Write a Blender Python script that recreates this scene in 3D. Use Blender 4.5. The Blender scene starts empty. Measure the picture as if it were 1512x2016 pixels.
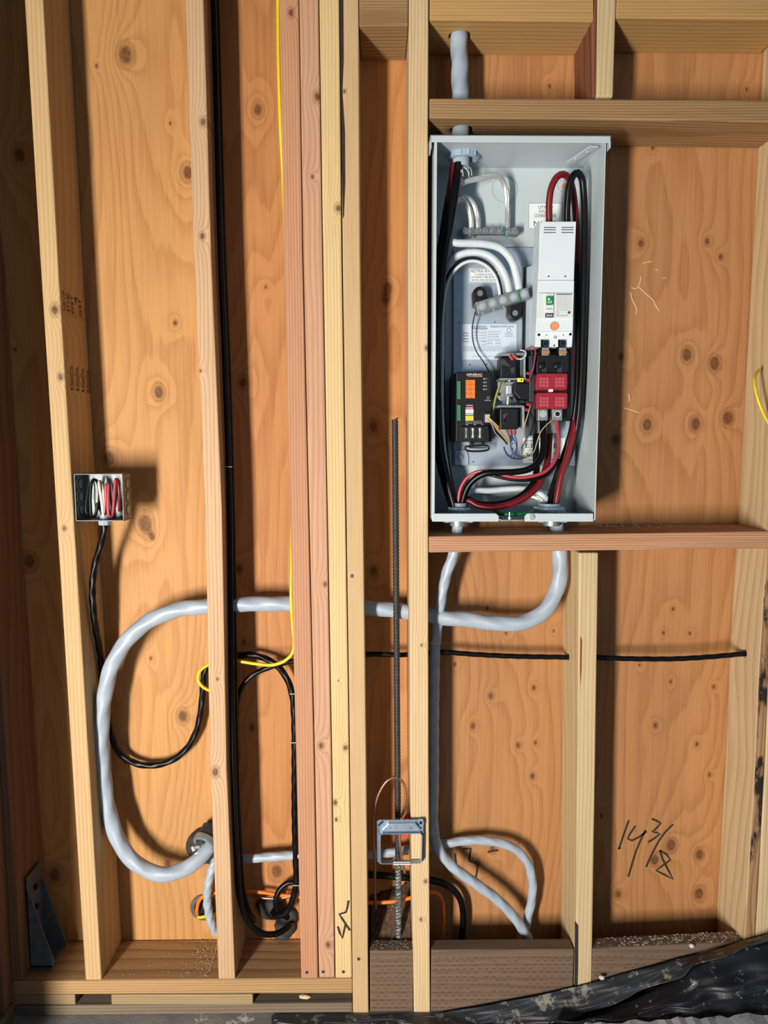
import bpy, math, random
from mathutils import Vector, Matrix
random.seed(7)
scene = bpy.context.scene
col = scene.collection

# ------------------------------------------------------------------ camera
F_PX, CX, CY = 1456.0, 756.0, 1008.0
CAM = Vector((0.0, -1.6, 1.40))
PITCH = math.atan((CY - 863.0) / F_PX)
YAW = math.atan((CX - 740.0) / F_PX)
FWD = Vector((math.sin(YAW) * math.cos(PITCH), math.cos(YAW) * math.cos(PITCH), -math.sin(PITCH)))
RIGHT = Vector((math.cos(YAW), -math.sin(YAW), 0))
UP = RIGHT.cross(FWD)
cam_data = bpy.data.cameras.new('camera')
cam = bpy.data.objects.new('camera', cam_data)
col.objects.link(cam)
cam_data.sensor_fit = 'VERTICAL'
cam_data.sensor_height = 36.0
cam_data.lens = 36.0 * F_PX / 2016.0
cam_data.clip_start = 0.01
cam.matrix_world = Matrix(((RIGHT.x, UP.x, -FWD.x, CAM.x), (RIGHT.y, UP.y, -FWD.y, CAM.y),
                           (RIGHT.z, UP.z, -FWD.z, CAM.z), (0, 0, 0, 1)))
scene.camera = cam

# ------------------------------------------------------------------ light
world = bpy.data.worlds.new('World')
scene.world = world
world.use_nodes = True
bgn = world.node_tree.nodes['Background']
bgn.inputs['Color'].default_value = (0.50, 0.74, 1.0, 1)
bgn.inputs['Strength'].default_value = 0.045

def area(name, loc, target, size, power, color, size_y=None):
    d = bpy.data.lights.new(name, 'AREA')
    d.shape = 'RECTANGLE' if size_y else 'DISK'; d.size = size; d.energy = power; d.color = color
    if size_y: d.size_y = size_y
    o = bpy.data.objects.new(name, d); col.objects.link(o)
    o.location = loc
    o.rotation_euler = (Vector(target) - Vector(loc)).to_track_quat('-Z', 'Y').to_euler()
    return o
area('doorway_light', (-1.25, -2.6, 0.72), (0.1, 0, 1.35), 0.24, 152, (1.0, 0.93, 0.83), 1.0)
area('door_daylight', (1.6, -3.2, 2.0), (0.1, 0, 1.2), 2.2, 11, (0.52, 0.76, 1.0))

vs = scene.view_settings
vs.view_transform = 'Standard'
vs.look = 'None'
vs.exposure = 0.0
vs.gamma = 1.0
vs.use_curve_mapping = False

# ------------------------------------------------------------------ geometry helpers
D = 0.14                      # depth of the studs: face of the sheathing

def P(px, py, Y):
    d = FWD * F_PX + RIGHT * (px - CX) - UP * (py - CY)
    t = (Y - CAM.y) / d.y
    return CAM + d * t

def PZ(px, py, z):
    d = FWD * F_PX + RIGHT * (px - CX) - UP * (py - CY)
    t = (z - CAM.z) / d.z
    return CAM + d * t

def M(n, px, py, Y):          # n pixels at that spot, in metres
    return n * (P(px, py, Y) - CAM).dot(FWD) / F_PX

def srgb(r, g, b):
    def f(c):
        c /= 255.0
        return c / 12.92 if c <= 0.04045 else ((c + 0.055) / 1.055) ** 2.4
    return (f(r), f(g), f(b), 1.0)

class MB:
    def __init__(self):
        self.v = []; self.f = []; self.sm = []
    def add(self, vs, fs, smooth=False):
        n = len(self.v)
        self.v += [tuple(p) for p in vs]
        for q in fs:
            self.f.append([n + i for i in q]); self.sm.append(smooth)
    def box(self, a, b):
        x0, y0, z0 = min(a[0], b[0]), min(a[1], b[1]), min(a[2], b[2])
        x1, y1, z1 = max(a[0], b[0]), max(a[1], b[1]), max(a[2], b[2])
        self.add([(x0, y0, z0), (x1, y0, z0), (x1, y1, z0), (x0, y1, z0), (x0, y0, z1), (x1, y0, z1), (x1, y1, z1), (x0, y1, z1)],
                 [(3, 2, 1, 0), (4, 5, 6, 7), (0, 1, 5, 4), (1, 2, 6, 5), (2, 3, 7, 6), (3, 0, 4, 7)])
        return self
    def prism(self, poly, Y0, Y1):
        """polygon given in the photo's pixels at depth Y0, straight back to Y1"""
        fr = [P(x, y, Y0) for x, y in poly]
        return self.prism_w([(p.x, p.z) for p in fr], Y0, Y1)
    def prism_w(self, xz, Y0, Y1):
        n = len(xz)
        s = sum(xz[i][0] * xz[(i + 1) % n][1] - xz[(i + 1) % n][0] * xz[i][1] for i in range(n))
        if s < 0: xz = xz[::-1]
        vs = [(x, Y0, z) for x, z in xz] + [(x, Y1, z) for x, z in xz]
        fs = [tuple(range(n)), tuple(range(2 * n - 1, n - 1, -1))]
        fs += [(i, n + i, n + (i + 1) % n, (i + 1) % n) for i in range(n)]
        self.add(vs, fs)
        return self
    def rect(self, x0, y0, x1, y1, Y0, Y1):
        return self.prism([(x0, y0), (x1, y0), (x1, y1), (x0, y1)], Y0, Y1)
    def cyl(self, p0, p1, r0, r1=None, n=20, caps=True, smooth=True):
        r1 = r0 if r1 is None else r1
        p0 = Vector(p0); p1 = Vector(p1)
        ax = (p1 - p0).normalized()
        u = ax.orthogonal().normalized(); w = ax.cross(u)
        vs = []
        for p, r in ((p0, r0), (p1, r1)):
            for i in range(n):
                a = 2 * math.pi * i / n
                vs.append(p + u * (r * math.cos(a)) + w * (r * math.sin(a)))
        self.add(vs, [(i, (i + 1) % n, n + (i + 1) % n, n + i) for i in range(n)], smooth)
        if caps:
            self.add(vs, [tuple(range(n - 1, -1, -1)), tuple(range(n, 2 * n))])
        return self
    def ring(self, p0, p1, ro, ri, n=28, lobes=0, depth=0.0):
        p0 = Vector(p0); p1 = Vector(p1)
        ax = (p1 - p0).normalized()
        u = ax.orthogonal().normalized(); w = ax.cross(u)
        vs = []
        for p, r, l in ((p0, ro, 1), (p1, ro, 1), (p1, ri, 0), (p0, ri, 0)):
            for i in range(n):
                a = 2 * math.pi * i / n
                rr = r
                if l and lobes: rr = r + (depth if (i * lobes // n * 2 + (i * lobes * 2 // n)) % 2 else 0)
                vs.append(p + u * (rr * math.cos(a)) + w * (rr * math.sin(a)))
        fs = []
        for k in range(4):
            a, b = k * n, ((k + 1) % 4) * n
            fs += [(a + i, a + (i + 1) % n, b + (i + 1) % n, b + i) for i in range(n)]
        self.add(vs, fs)
        return self
    def ball(self, c, r, n=12, sq=(1, 1, 1), jit=0.0):
        c = Vector(c); m = n // 2 + 1; vs = []; fs = []
        for j in range(m + 1):
            t = math.pi * j / m
            for i in range(n):
                a = 2 * math.pi * i / n
                k = 1 + random.uniform(-jit, jit)
                vs.append(c + Vector((math.sin(t) * math.cos(a) * r * sq[0] * k, math.sin(t) * math.sin(a) * r * sq[1] * k, math.cos(t) * r * sq[2] * k)))
        for j in range(m):
            for i in range(n):
                fs.append((j * n + i, (j + 1) * n + i, (j + 1) * n + (i + 1) % n, j * n + (i + 1) % n))
        self.add(vs, fs, True)
        return self
    def tube(self, pts, r, n=14, step=0.006, lobes=0, amp=0.0, twist=0.0, caps=True, rf=None, flat=1.0, wob=0.0, seed=0):
        pts = [Vector(p) for p in pts]
        # Catmull-Rom through the points, resampled
        out = []
        ext = [pts[0] * 2 - pts[1]] + pts + [pts[-1] * 2 - pts[-2]]
        for i in range(1, len(ext) - 2):
            a, b, c, d = ext[i - 1], ext[i], ext[i + 1], ext[i + 2]
            t0 = 0; t1 = max((b - a).length, 1e-6) ** .5; t2 = t1 + max((c - b).length, 1e-6) ** .5; t3 = t2 + max((d - c).length, 1e-6) ** .5
            m = max(2, int((c - b).length / step))
            for k in range(m):
                t = t1 + (t2 - t1) * k / m
                A1 = a * ((t1 - t) / (t1 - t0)) + b * ((t - t0) / (t1 - t0))
                A2 = b * ((t2 - t) / (t2 - t1)) + c * ((t - t1) / (t2 - t1))
                A3 = c * ((t3 - t) / (t3 - t2)) + d * ((t - t2) / (t3 - t2))
                B1 = A1 * ((t2 - t) / (t2 - t0)) + A2 * ((t - t0) / (t2 - t0))
                B2 = A2 * ((t3 - t) / (t3 - t1)) + A3 * ((t - t1) / (t3 - t1))
                out.append(B1 * ((t2 - t) / (t2 - t1)) + B2 * ((t - t1) / (t2 - t1)))
        out.append(pts[-1])
        vs = []; u = None; s = 0.0
        rnd = random.Random(seed)
        ph1, ph2 = rnd.uniform(0, 6), rnd.uniform(0, 6)
        m = len(out)
        for k, p in enumerate(out):
            tg = (out[min(k + 1, m - 1)] - out[max(k - 1, 0)]).normalized()
            if u is None:
                u = tg.cross(Vector((0, 1, 0)))
                if u.length < 1e-3: u = tg.orthogonal()
                u.normalize()
            else:
                s += (p - out[k - 1]).length
                u = (u - tg * u.dot(tg)).normalized()
            w = tg.cross(u)
            q = p
            if wob: q = p + u * (wob * math.sin(s * 31 + ph1)) + w * (wob * math.sin(s * 23 + ph2))
            rk = r * (rf(k / (m - 1)) if rf else 1.0)
            for i in range(n):
                a = 2 * math.pi * i / n
                rr = rk * (1 + (amp * math.cos(lobes * (a - twist * s)) if lobes else 0))
                vs.append(q + u * (rr * math.cos(a)) + w * (rr * math.sin(a) * flat))
        fs = [(k * n + i, k * n + (i + 1) % n, (k + 1) * n + (i + 1) % n, (k + 1) * n + i) for k in range(m - 1) for i in range(n)]
        self.add(vs, fs, True)
        if caps:
            self.add(vs, [tuple(range(n - 1, -1, -1)), tuple(range((m - 1) * n, m * n))])
        return self
    def mesh(self, name):
        me = bpy.data.meshes.new(name)
        me.from_pydata(self.v, [], self.f)
        me.polygons.foreach_set('use_smooth', self.sm)
        me.update()
        return me

def bevel(o, w, seg=2):
    m = o.modifiers.new('bevel', 'BEVEL')
    m.width = w; m.segments = seg; m.limit_method = 'ANGLE'; m.angle_limit = math.radians(40)
    return o

def tag(o, label, cat, group=None):
    o['label'] = label; o['category'] = cat
    if group: o['group'] = group
    return o

def solo(name, mb, mat, label, cat, group=None, bev=0, kind=None):
    """a thing that is one mesh, origin at the middle of its base"""
    xs = [v[0] for v in mb.v]; ys = [v[1] for v in mb.v]; zs = [v[2] for v in mb.v]
    o0 = Vector(((min(xs) + max(xs)) / 2, (min(ys) + max(ys)) / 2, min(zs)))
    mb.v = [(v[0] - o0.x, v[1] - o0.y, v[2] - o0.z) for v in mb.v]
    o = bpy.data.objects.new(name, mb.mesh(name))
    o.location = o0
    o.data.materials.append(mat)
    col.objects.link(o)
    if label: tag(o, label, cat, group)
    if kind: o['kind'] = kind
    if bev: bevel(o, bev)
    return o

def thing(name, loc, label, cat, group=None):
    e = bpy.data.objects.new(name, None)
    e.empty_display_size = 0.02
    e.location = loc
    col.objects.link(e)
    return tag(e, label, cat, group)

def wloc(o):
    p = Vector((0, 0, 0))
    while o is not None:
        p = p + o.location; o = o.parent
    return p

def part(name, mb, mat, parent, bev=0, label=None, kind=None):
    base = wloc(parent)
    mb.v = [(v[0] - base.x, v[1] - base.y, v[2] - base.z) for v in mb.v]
    o = bpy.data.objects.new(name, mb.mesh(name))
    o.data.materials.append(mat)
    col.objects.link(o)
    o.parent = parent
    if bev: bevel(o, bev)
    if label: o['label'] = label
    if kind: o['kind'] = kind
    return o

def drill(o, cutters):
    """cut round holes for the cables: cutters = [(p0, p1, r)] in world space"""
    c = MB()
    for p0, p1, r in cutters: c.cyl(p0, p1, r, n=20)
    base = wloc(o)
    c.v = [(v[0] - base.x, v[1] - base.y, v[2] - base.z) for v in c.v]
    co = bpy.data.objects.new('drill_bit', c.mesh('drill_bit'))
    co.location = base
    col.objects.link(co)
    m = o.modifiers.new('holes', 'BOOLEAN')
    m.object = co; m.operation = 'DIFFERENCE'; m.solver = 'EXACT'
    dg = bpy.context.evaluated_depsgraph_get()
    me = bpy.data.meshes.new_from_object(o.evaluated_get(dg))
    o.modifiers.clear()
    o.data = me
    bpy.data.objects.remove(co)
    return o

# ------------------------------------------------------------------ materials
def new_mat(name):
    m = bpy.data.materials.new(name); m.use_nodes = True
    nt = m.node_tree
    return m, nt, nt.nodes['Principled BSDF']

def plain(name, c, rough=0.5, metal=0.0, var=0.0, vscale=40, bump=0.0, bscale=200, spec=0.5, c2=None, coat=0.0, speck=None):
    m, nt, b = new_mat(name)
    b.inputs['Roughness'].default_value = rough
    b.inputs['Metallic'].default_value = metal
    b.inputs['Specular IOR Level'].default_value = spec
    b.inputs['Coat Weight'].default_value = coat
    b.inputs['Base Color'].default_value = c
    N = nt.nodes.new; L = nt.links.new
    geo = N('ShaderNodeNewGeometry')
    out = None
    if var or c2:
        nz = N('ShaderNodeTexNoise'); nz.inputs['Scale'].default_value = vscale; nz.inputs['Detail'].default_value = 5
        L(geo.outputs['Position'], nz.inputs['Vector'])
        rp = N('ShaderNodeValToRGB')
        rp.color_ramp.elements[0].position = 0.35; rp.color_ramp.elements[1].position = 0.68
        k = 1 - var
        rp.color_ramp.elements[0].color = c2 if c2 else (c[0] * k, c[1] * k, c[2] * k, 1)
        rp.color_ramp.elements[1].color = c
        L(nz.outputs['Fac'], rp.inputs['Fac'])
        out = rp.outputs['Color']
    if speck:
        nz2 = N('ShaderNodeTexNoise'); nz2.inputs['Scale'].default_value = speck[1]; nz2.inputs['Detail'].default_value = 6
        nz2.inputs['Roughness'].default_value = 0.7
        L(geo.outputs['Position'], nz2.inputs['Vector'])
        rp2 = N('ShaderNodeValToRGB')
        rp2.color_ramp.elements[0].position = speck[2]; rp2.color_ramp.elements[1].position = speck[2] + 0.06
        L(nz2.outputs['Fac'], rp2.inputs['Fac'])
        mx = N('ShaderNodeMix'); mx.data_type = 'RGBA'
        L(rp2.outputs['Color'], mx.inputs['Factor'])
        if out: L(out, mx.inputs[6])
        else: mx.inputs[6].default_value = c
        mx.inputs[7].default_value = speck[0]
        out = mx.outputs[2]
    if out: L(out, b.inputs['Base Color'])
    if bump:
        nb = N('ShaderNodeTexNoise'); nb.inputs['Scale'].default_value = bscale; nb.inputs['Detail'].default_value = 4
        L(geo.outputs['Position'], nb.inputs['Vector'])
        bp = N('ShaderNodeBump'); bp.inputs['Strength'].default_value = bump; bp.inputs['Distance'].default_value = 0.002
        L(nb.outputs['Fac'], bp.inputs['Height']); L(bp.outputs['Normal'], b.inputs['Normal'])
    return m

def wood(name, light, dark, kind='stud', axis='Z', freq=190, amp=2.2, seed=0, knots=(), contrast=0.75, rough=0.62, tilt=0.25,
         knotcol=None, stain=None, tone=0.22, knotamp=3.2, wav=1.0):
    m, nt, b = new_mat(name)
    sat, gain_ = (1.0, 0.68) if kind == 'ply' else (0.90, 0.80)
    def adj(c):
        l = 0.3 * c[0] + 0.59 * c[1] + 0.11 * c[2]
        return tuple(max(0.0, (l + (k - l) * sat) * gain_) for k in c[:3]) + (1.0,)
    light = adj(light); dark = adj(dark)
    if kind == 'ply': contrast *= 0.8
    b.inputs['Roughness'].default_value = rough
    b.inputs['Specular IOR Level'].default_value = 0.25
    N = nt.nodes.new; L = nt.links.new
    def math_(op, a, c=None, d=None):
        n = N('ShaderNodeMath'); n.operation = op
        for i, v in enumerate((a, c, d)):
            if v is None: continue
            if isinstance(v, (int, float)): n.inputs[i].default_value = v
            else: L(v, n.inputs[i])
        return n.outputs[0]
    geo = N('ShaderNodeNewGeometry')
    sep = N('ShaderNodeSeparateXYZ'); L(geo.outputs['Position'], sep.inputs[0])
    cmb = N('ShaderNodeCombineXYZ')
    if axis == 'Z': o = ('X', 'Y', 'Z')
    elif axis == 'X': o = ('Z', 'Y', 'X')
    else: o = ('X', 'Z', 'Y')
    for i in range(3): L(sep.outputs[o[i]], cmb.inputs[i])
    q = cmb.outputs[0]
    rnd = random.Random(seed * 31 + 5)
    off = (rnd.uniform(-9, 9), rnd.uniform(-9, 9), rnd.uniform(-9, 9))
    def scaled(s):
        va = N('ShaderNodeVectorMath'); va.operation = 'MULTIPLY_ADD'
        L(q, va.inputs[0]); va.inputs[1].default_value = s; va.inputs[2].default_value = off
        return va.outputs[0]
    def noise(s, detail=2.0, rough_=0.5):
        n = N('ShaderNodeTexNoise'); n.inputs['Scale'].default_value = 1.0; n.inputs['Detail'].default_value = detail
        n.inputs['Roughness'].default_value = rough_
        L(scaled(s), n.inputs['Vector'])
        return n.outputs['Fac']
    su = N('ShaderNodeSeparateXYZ'); L(q, su.inputs[0])
    if kind == 'ply':
        n1 = noise((5.5 * wav, 1.0, 0.95 * wav), 1.6, 0.45)
        n2 = noise((26, 1.0, 2.4), 2.0, 0.5)
        f = math_('MULTIPLY_ADD', n1, 12.0 * amp, math_('MULTIPLY', su.outputs[0], freq))
        f = math_('MULTIPLY_ADD', n2, 1.1, f)
    else:
        n1 = noise((9 * wav, 9 * wav, 1.6 * wav), 2.0, 0.5)
        lin = math_('MULTIPLY_ADD', su.outputs[0], freq * math.cos(tilt), math_('MULTIPLY', su.outputs[1], freq * math.sin(tilt)))
        f = math_('MULTIPLY_ADD', n1, amp, lin)
    esum = None
    for (px, py, sz) in knots:
        p = P(px, py, D if kind == 'ply' else 0.0)
        s = M(sz, px, py, D if kind == 'ply' else 0.0)
        sb = N('ShaderNodeVectorMath'); sb.operation = 'SUBTRACT'
        L(q, sb.inputs[0])
        sb.inputs[1].default_value = (p.x, 0, p.z) if axis == 'Z' else (p.z, 0, p.x)
        ml = N('ShaderNodeVectorMath'); ml.operation = 'MULTIPLY'
        L(sb.outputs[0], ml.inputs[0]); ml.inputs[1].default_value = (1 / s, 0, 0.72 / s)
        dt = N('ShaderNodeVectorMath'); dt.operation = 'DOT_PRODUCT'
        L(ml.outputs[0], dt.inputs[0]); L(ml.outputs[0], dt.inputs[1])
        # a pointed and a broad falloff: tight rings near the knot, bent grain further off
        e = math_('DIVIDE', 1.0, math_('ADD', 1.0, dt.outputs['Value']))
        esum = e if esum is None else math_('ADD', esum, e)
    if esum is not None:
        f = math_('MULTIPLY_ADD', esum, knotamp, f)
    fr = math_('FRACT', f)
    rp = N('ShaderNodeValToRGB')
    els = rp.color_ramp.elements
    els[0].position = 0.0; els[0].color = (0.05, 0.05, 0.05, 1)
    els[1].position = 1.0; els[1].color = (0.10, 0.10, 0.10, 1)
    for ps, v in ((0.45, 0.22), (0.80, 0.80), (0.90, 0.95)):
        e = els.new(ps); e.color = (v, v, v, 1)
    L(fr, rp.inputs['Fac'])
    fine = noise((420, 420, 9), 2.0, 0.6)
    rng = math_('MULTIPLY', rp.outputs['Color'], contrast)
    streak = noise((150, 150, 3.2), 3.0, 0.65)
    rng = math_('MULTIPLY_ADD', math_('SUBTRACT', streak, 0.5), 0.95 if kind == 'ply' else 0.6, rng)
    rng = math_('MULTIPLY_ADD', math_('SUBTRACT', fine, 0.5), 0.62, rng)
    cl = N('ShaderNodeClamp'); L(rng, cl.inputs[0])
    mx = N('ShaderNodeMix'); mx.data_type = 'RGBA'
    L(cl.outputs[0], mx.inputs['Factor']); mx.inputs[6].default_value = light; mx.inputs[7].default_value = dark
    colr = mx.outputs[2]
    # broad tone drift
    big = noise((3.5, 3.5, 0.8), 3.0, 0.55)
    gain = math_('MULTIPLY_ADD', math_('SUBTRACT', big, 0.5), tone * 2.4, 1.0)
    gm = N('ShaderNodeVectorMath'); gm.operation = 'SCALE'
    L(colr, gm.inputs[0]); L(gain, gm.inputs['Scale'])
    colr = gm.outputs[0]
    if stain:
        st = noise((stain[1], stain[1], stain[2]), 4.0, 0.6)
        rs = N('ShaderNodeValToRGB'); rs.color_ramp.elements[0].position = stain[3]; rs.color_ramp.elements[1].position = stain[3] + 0.08
        L(st, rs.inputs['Fac'])
        ms = N('ShaderNodeMix'); ms.data_type = 'RGBA'
        L(rs.outputs['Color'], ms.inputs['Factor']); L(colr, ms.inputs[6]); ms.inputs[7].default_value = stain[0]
        colr = ms.outputs[2]
    if esum is not None:
        kr = N('ShaderNodeValToRGB')
        ke = kr.color_ramp.elements
        ke[0].position = 0.58; ke[0].color = (0, 0, 0, 1)
        ke[1].position = 0.94; ke[1].color = (1, 1, 1, 1)
        e = ke.new(0.66); e.color = (0.34, 0.34, 0.34, 1)
        e = ke.new(0.78); e.color = (0.26, 0.26, 0.26, 1)
        L(esum, kr.inputs['Fac'])
        kn = noise((160, 160, 160), 4.0, 0.7)
        kf = math_('MULTIPLY', kr.outputs['Color'], math_('MULTIPLY_ADD', kn, 0.9, 0.4))
        kc = N('ShaderNodeClamp'); L(kf, kc.inputs[0])
        mk = N('ShaderNodeMix'); mk.data_type = 'RGBA'
        L(kc.outputs[0], mk.inputs['Factor']); L(colr, mk.inputs[6])
        mk.inputs[7].default_value = knotcol or srgb(84, 48, 26)
        colr = mk.outputs[2]
    L(colr, b.inputs['Base Color'])
    bp = N('ShaderNodeBump'); bp.inputs['Strength'].default_value = 0.22; bp.inputs['Distance'].default_value = 0.0012
    L(math_('MULTIPLY_ADD', fine, 0.6, rp.outputs['Color']), bp.inputs['Height'])
    L(bp.outputs['Normal'], b.inputs['Normal'])
    return m

PAINT = plain('grey_enclosure_paint', srgb(180, 193, 198), 0.42, var=0.05, vscale=12, bump=0.05, bscale=900)
PLATE = plain('zinc_sheet', srgb(168, 184, 200), 0.38, 0.35, var=0.12, vscale=25, bump=0.05, bscale=700)
ZINC = plain('galvanised_steel', srgb(158, 168, 172), 0.42, 0.6, var=0.25, vscale=90)
STEEL = plain('bright_steel', srgb(216, 218, 216), 0.32, 0.6, var=0.15, vscale=120)
ALU = plain('lug_aluminium', srgb(142, 147, 150), 0.42, 0.6, var=0.12, vscale=150)
DARKSTEEL = plain('dark_steel', srgb(62, 68, 74), 0.5, 0.5, var=0.3, vscale=60)
BLACKP = plain('black_plastic', srgb(14, 14, 17), 0.45, var=0.2, vscale=60, spec=0.35)
BLACKW = plain('black_insulation', srgb(8, 8, 11), 0.34, var=0.2, vscale=50, spec=0.26)
REDW = plain('red_insulation', srgb(112, 16, 26), 0.35, var=0.12, vscale=40)
PINKW = plain('pale_red_insulation', srgb(172, 60, 70), 0.35, var=0.1, vscale=40)
WHITEW = plain('white_insulation', srgb(200, 210, 216), 0.4, var=0.06, vscale=60)
GREYC = plain('grey_cable_jacket', srgb(160, 173, 188), 0.42, var=0.12, vscale=35, bump=0.15, bscale=320)
GREYPVC = plain('grey_pvc', srgb(152, 170, 190), 0.45, var=0.08, vscale=60)
GREENW = plain('green_insulation', srgb(16, 120, 66), 0.4)
GREENP = plain('green_plastic', srgb(34, 110, 70), 0.5)
YELLOWW = plain('yellow_insulation', srgb(226, 200, 34), 0.42, var=0.15, vscale=90)
ORANGEW = plain('orange_jacket', srgb(224, 118, 28), 0.45, var=0.15, vscale=50)
BLUEW = plain('blue_insulation', srgb(48, 66, 120), 0.4)
TANW = plain('tan_insulation', srgb(178, 150, 120), 0.4)
COPPER = plain('bare_copper', srgb(190, 138, 116), 0.34, 0.7, var=0.3, vscale=220)
REBARM = plain('rebar_steel', srgb(58, 60, 62), 0.6, 0.4, var=0.35, vscale=90)
REBARW = plain('paint_splashed_rebar', srgb(150, 160, 164), 0.7, 0.1, c2=srgb(52, 54, 56), vscale=110)
WPLAS = plain('white_breaker_plastic', srgb(210, 220, 226), 0.42, var=0.03, vscale=20)
WPLAS2 = plain('off_white_breaker_label', srgb(204, 212, 210), 0.5)
WPAPER = plain('white_label_paper', srgb(222, 230, 232), 0.5)
BPAPER = plain('pale_data_label', srgb(196, 210, 226), 0.5)
INK = plain('black_ink', srgb(26, 26, 30), 0.7)
GREYINK = plain('grey_ink', srgb(116, 126, 134), 0.7)
WINK = plain('white_ink', srgb(228, 230, 230), 0.6)
MARKER = plain('marker_pen_stroke', srgb(44, 34, 28), 0.8)
STAMP = plain('lumber_stamp_ink', srgb(40, 26, 22), 0.8)
REDCOV = plain('red_phenolic_cover', srgb(148, 16, 38), 0.45, var=0.15, vscale=200, bump=0.2, bscale=900)
REDCON = plain('red_crimp_sleeve', srgb(150, 40, 42), 0.4)
ORANGEP = plain('orange_label', srgb(226, 120, 40), 0.5)
ORANGED = plain('orange_dot', srgb(222, 142, 96), 0.5)
YELLOWP = plain('yellow_label', srgb(226, 214, 40), 0.5)
PINKP = plain('magenta_label', srgb(200, 60, 100), 0.5)
GREENS = plain('green_switch', srgb(20, 130, 62), 0.45)
MICA = plain('amber_insulator', srgb(176, 110, 50), 0.5)
SEAL = plain('dark_duct_seal', srgb(52, 56, 54), 0.75, var=0.4, vscale=60, bump=0.6, bscale=90)
SEALG = plain('grey_duct_seal', srgb(92, 92, 84), 0.8, var=0.4, vscale=60, bump=0.6, bscale=90)
PLASTIC = plain('black_poly_sheeting', srgb(20, 23, 28), 0.36, var=0.4, vscale=14, bump=0.25, bscale=60, speck=(srgb(96, 100, 104), 55, 0.60))
PLASTIC2 = plain('dusty_black_poly_sheeting', srgb(44, 48, 54), 0.45, var=0.4, vscale=12, bump=0.25, bscale=60, speck=(srgb(120, 118, 108), 30, 0.56))
CONC = plain('concrete', srgb(136, 138, 138), 0.9, var=0.25, vscale=14, bump=0.4, bscale=120, speck=(srgb(206, 206, 202), 18, 0.6))
DIRT = plain('loose_dirt', srgb(96, 72, 56), 0.95, var=0.5, vscale=90, bump=1.0, bscale=150, speck=(srgb(180, 160, 140), 120, 0.62))
DUST = plain('saw_dust', srgb(186, 160, 128), 0.95, var=0.3, vscale=150)
CHIP = plain('wood_chip', srgb(214, 190, 150), 0.85, var=0.2, vscale=90)
SIDE_DARK = plain('grey_treated_face', srgb(96, 84, 74), 0.9, var=0.35, vscale=30)

KL = srgb(92, 54, 28)
PLY_A = wood('plywood_left', srgb(220, 164, 102), srgb(184, 122, 66), 'ply', seed=11, freq=22, amp=1.0, contrast=0.62, knotcol=KL, knotamp=4.0,
             knots=[(247, 108, 26), (370, 340, 20), (335, 243, 4), (345, 636, 7), (313, 772, 17), (215, 903, 20), (285, 1030, 23), (300, 1057, 4),
                    (297, 1296, 5), (360, 1410, 18), (247, 1500, 5), (190, 130, 4), (38, 305, 22), (58, 1105, 22), (30, 688, 6), (108, 1722, 24), (330, 1700, 14)])
PLY_B = wood('plywood_middle', srgb(214, 150, 92), srgb(176, 108, 58), 'ply', seed=23, freq=20, amp=1.1, contrast=0.6, knotcol=KL, knotamp=4.0,
             knots=[(508, 216, 17), (523, 565, 5), (478, 752, 16), (496, 1432, 10), (545, 1715, 22), (735, 840, 18), (764, 565, 10), (760, 590, 10), (735, 1125, 16),
                    (470, 1120, 14), (480, 1265, 8)])
PLY_C = wood('plywood_right', srgb(206, 148, 96), srgb(166, 108, 62), 'ply', seed=37, freq=26, amp=1.0, contrast=0.6, knotcol=KL, knotamp=3.2,
             knots=[(1262, 479, 11), (1392, 475, 8), (1419, 506, 7), (1352, 698, 14), (1407, 715, 15), (1223, 702, 9), (1274, 836, 14), (1369, 835, 14), (1433, 823, 16),
                    (1212, 865, 14), (1325, 1199, 5), (1306, 1246, 5), (1358, 1247, 5), (1405, 1352, 6), (1290, 1428, 8), (1372, 1465, 6), (1320, 1342, 5),
                    (1259, 1309, 4), (931, 1429, 9), (1051, 1354, 7), (1020, 1467, 7), (966, 1370, 8), (959, 1198, 6), (996, 1246, 5), (1090, 1242, 4), (1054, 1462, 5),
                    (1321, 1663, 13), (1377, 1682, 12), (1288, 1693, 11), (1217, 1760, 11), (1376, 1760, 15), (940, 1700, 10), (1048, 1528, 8), (970, 1672, 9),
                    (1285, 290, 7), (1082, 170, 6), (1470, 176, 5), (1184, 1606, 6), (1397, 1525, 6), (895, 1308, 6)])

ST1 = wood('stud_pale_tan', srgb(206, 172, 118), srgb(174, 130, 80), seed=1, freq=120, amp=1.6, contrast=0.5, knots=[(108, 610, 15), (119, 742, 10), (127, 1040, 8)], tone=0.12)
ST2 = wood('stud_pinkish_tan', srgb(212, 174, 132), srgb(172, 124, 86), seed=2, freq=130, amp=3.0, contrast=0.6, knots=[(400, 240, 12), (398, 465, 10), (395, 730, 5), (428, 1337, 5), (424, 1520, 14)], tone=0.15)
PKA = wood('stud_red_fir', srgb(204, 148, 108), srgb(168, 104, 70), seed=3, freq=170, amp=1.8, contrast=0.7, knots=[(573, 25, 12)], tone=0.12)
PKB = wood('stud_pink_fir', srgb(208, 160, 124), srgb(172, 116, 84), seed=4, freq=90, amp=4.0, contrast=0.6, knots=[(625, 190, 14), (615, 348, 6), (632, 1468, 10), (646, 1860, 10), (640, 1150, 8)], tone=0.15)
PKC = wood('stud_yellow_pine', srgb(228, 198, 138), srgb(196, 152, 92), seed=5, freq=150, amp=1.2, contrast=0.6, knots=[(666, 410, 12), (680, 1472, 9), (666, 1340, 3), (660, 1580, 8), (662, 1614, 5)], tone=0.10)
PKD = wood('stud_tight_grain', srgb(212, 178, 126), srgb(172, 132, 88), seed=6, freq=300, amp=1.8, contrast=0.6, knots=[(678, 180, 6), (693, 1134, 5), (706, 1887, 4)], tone=0.10)
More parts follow.
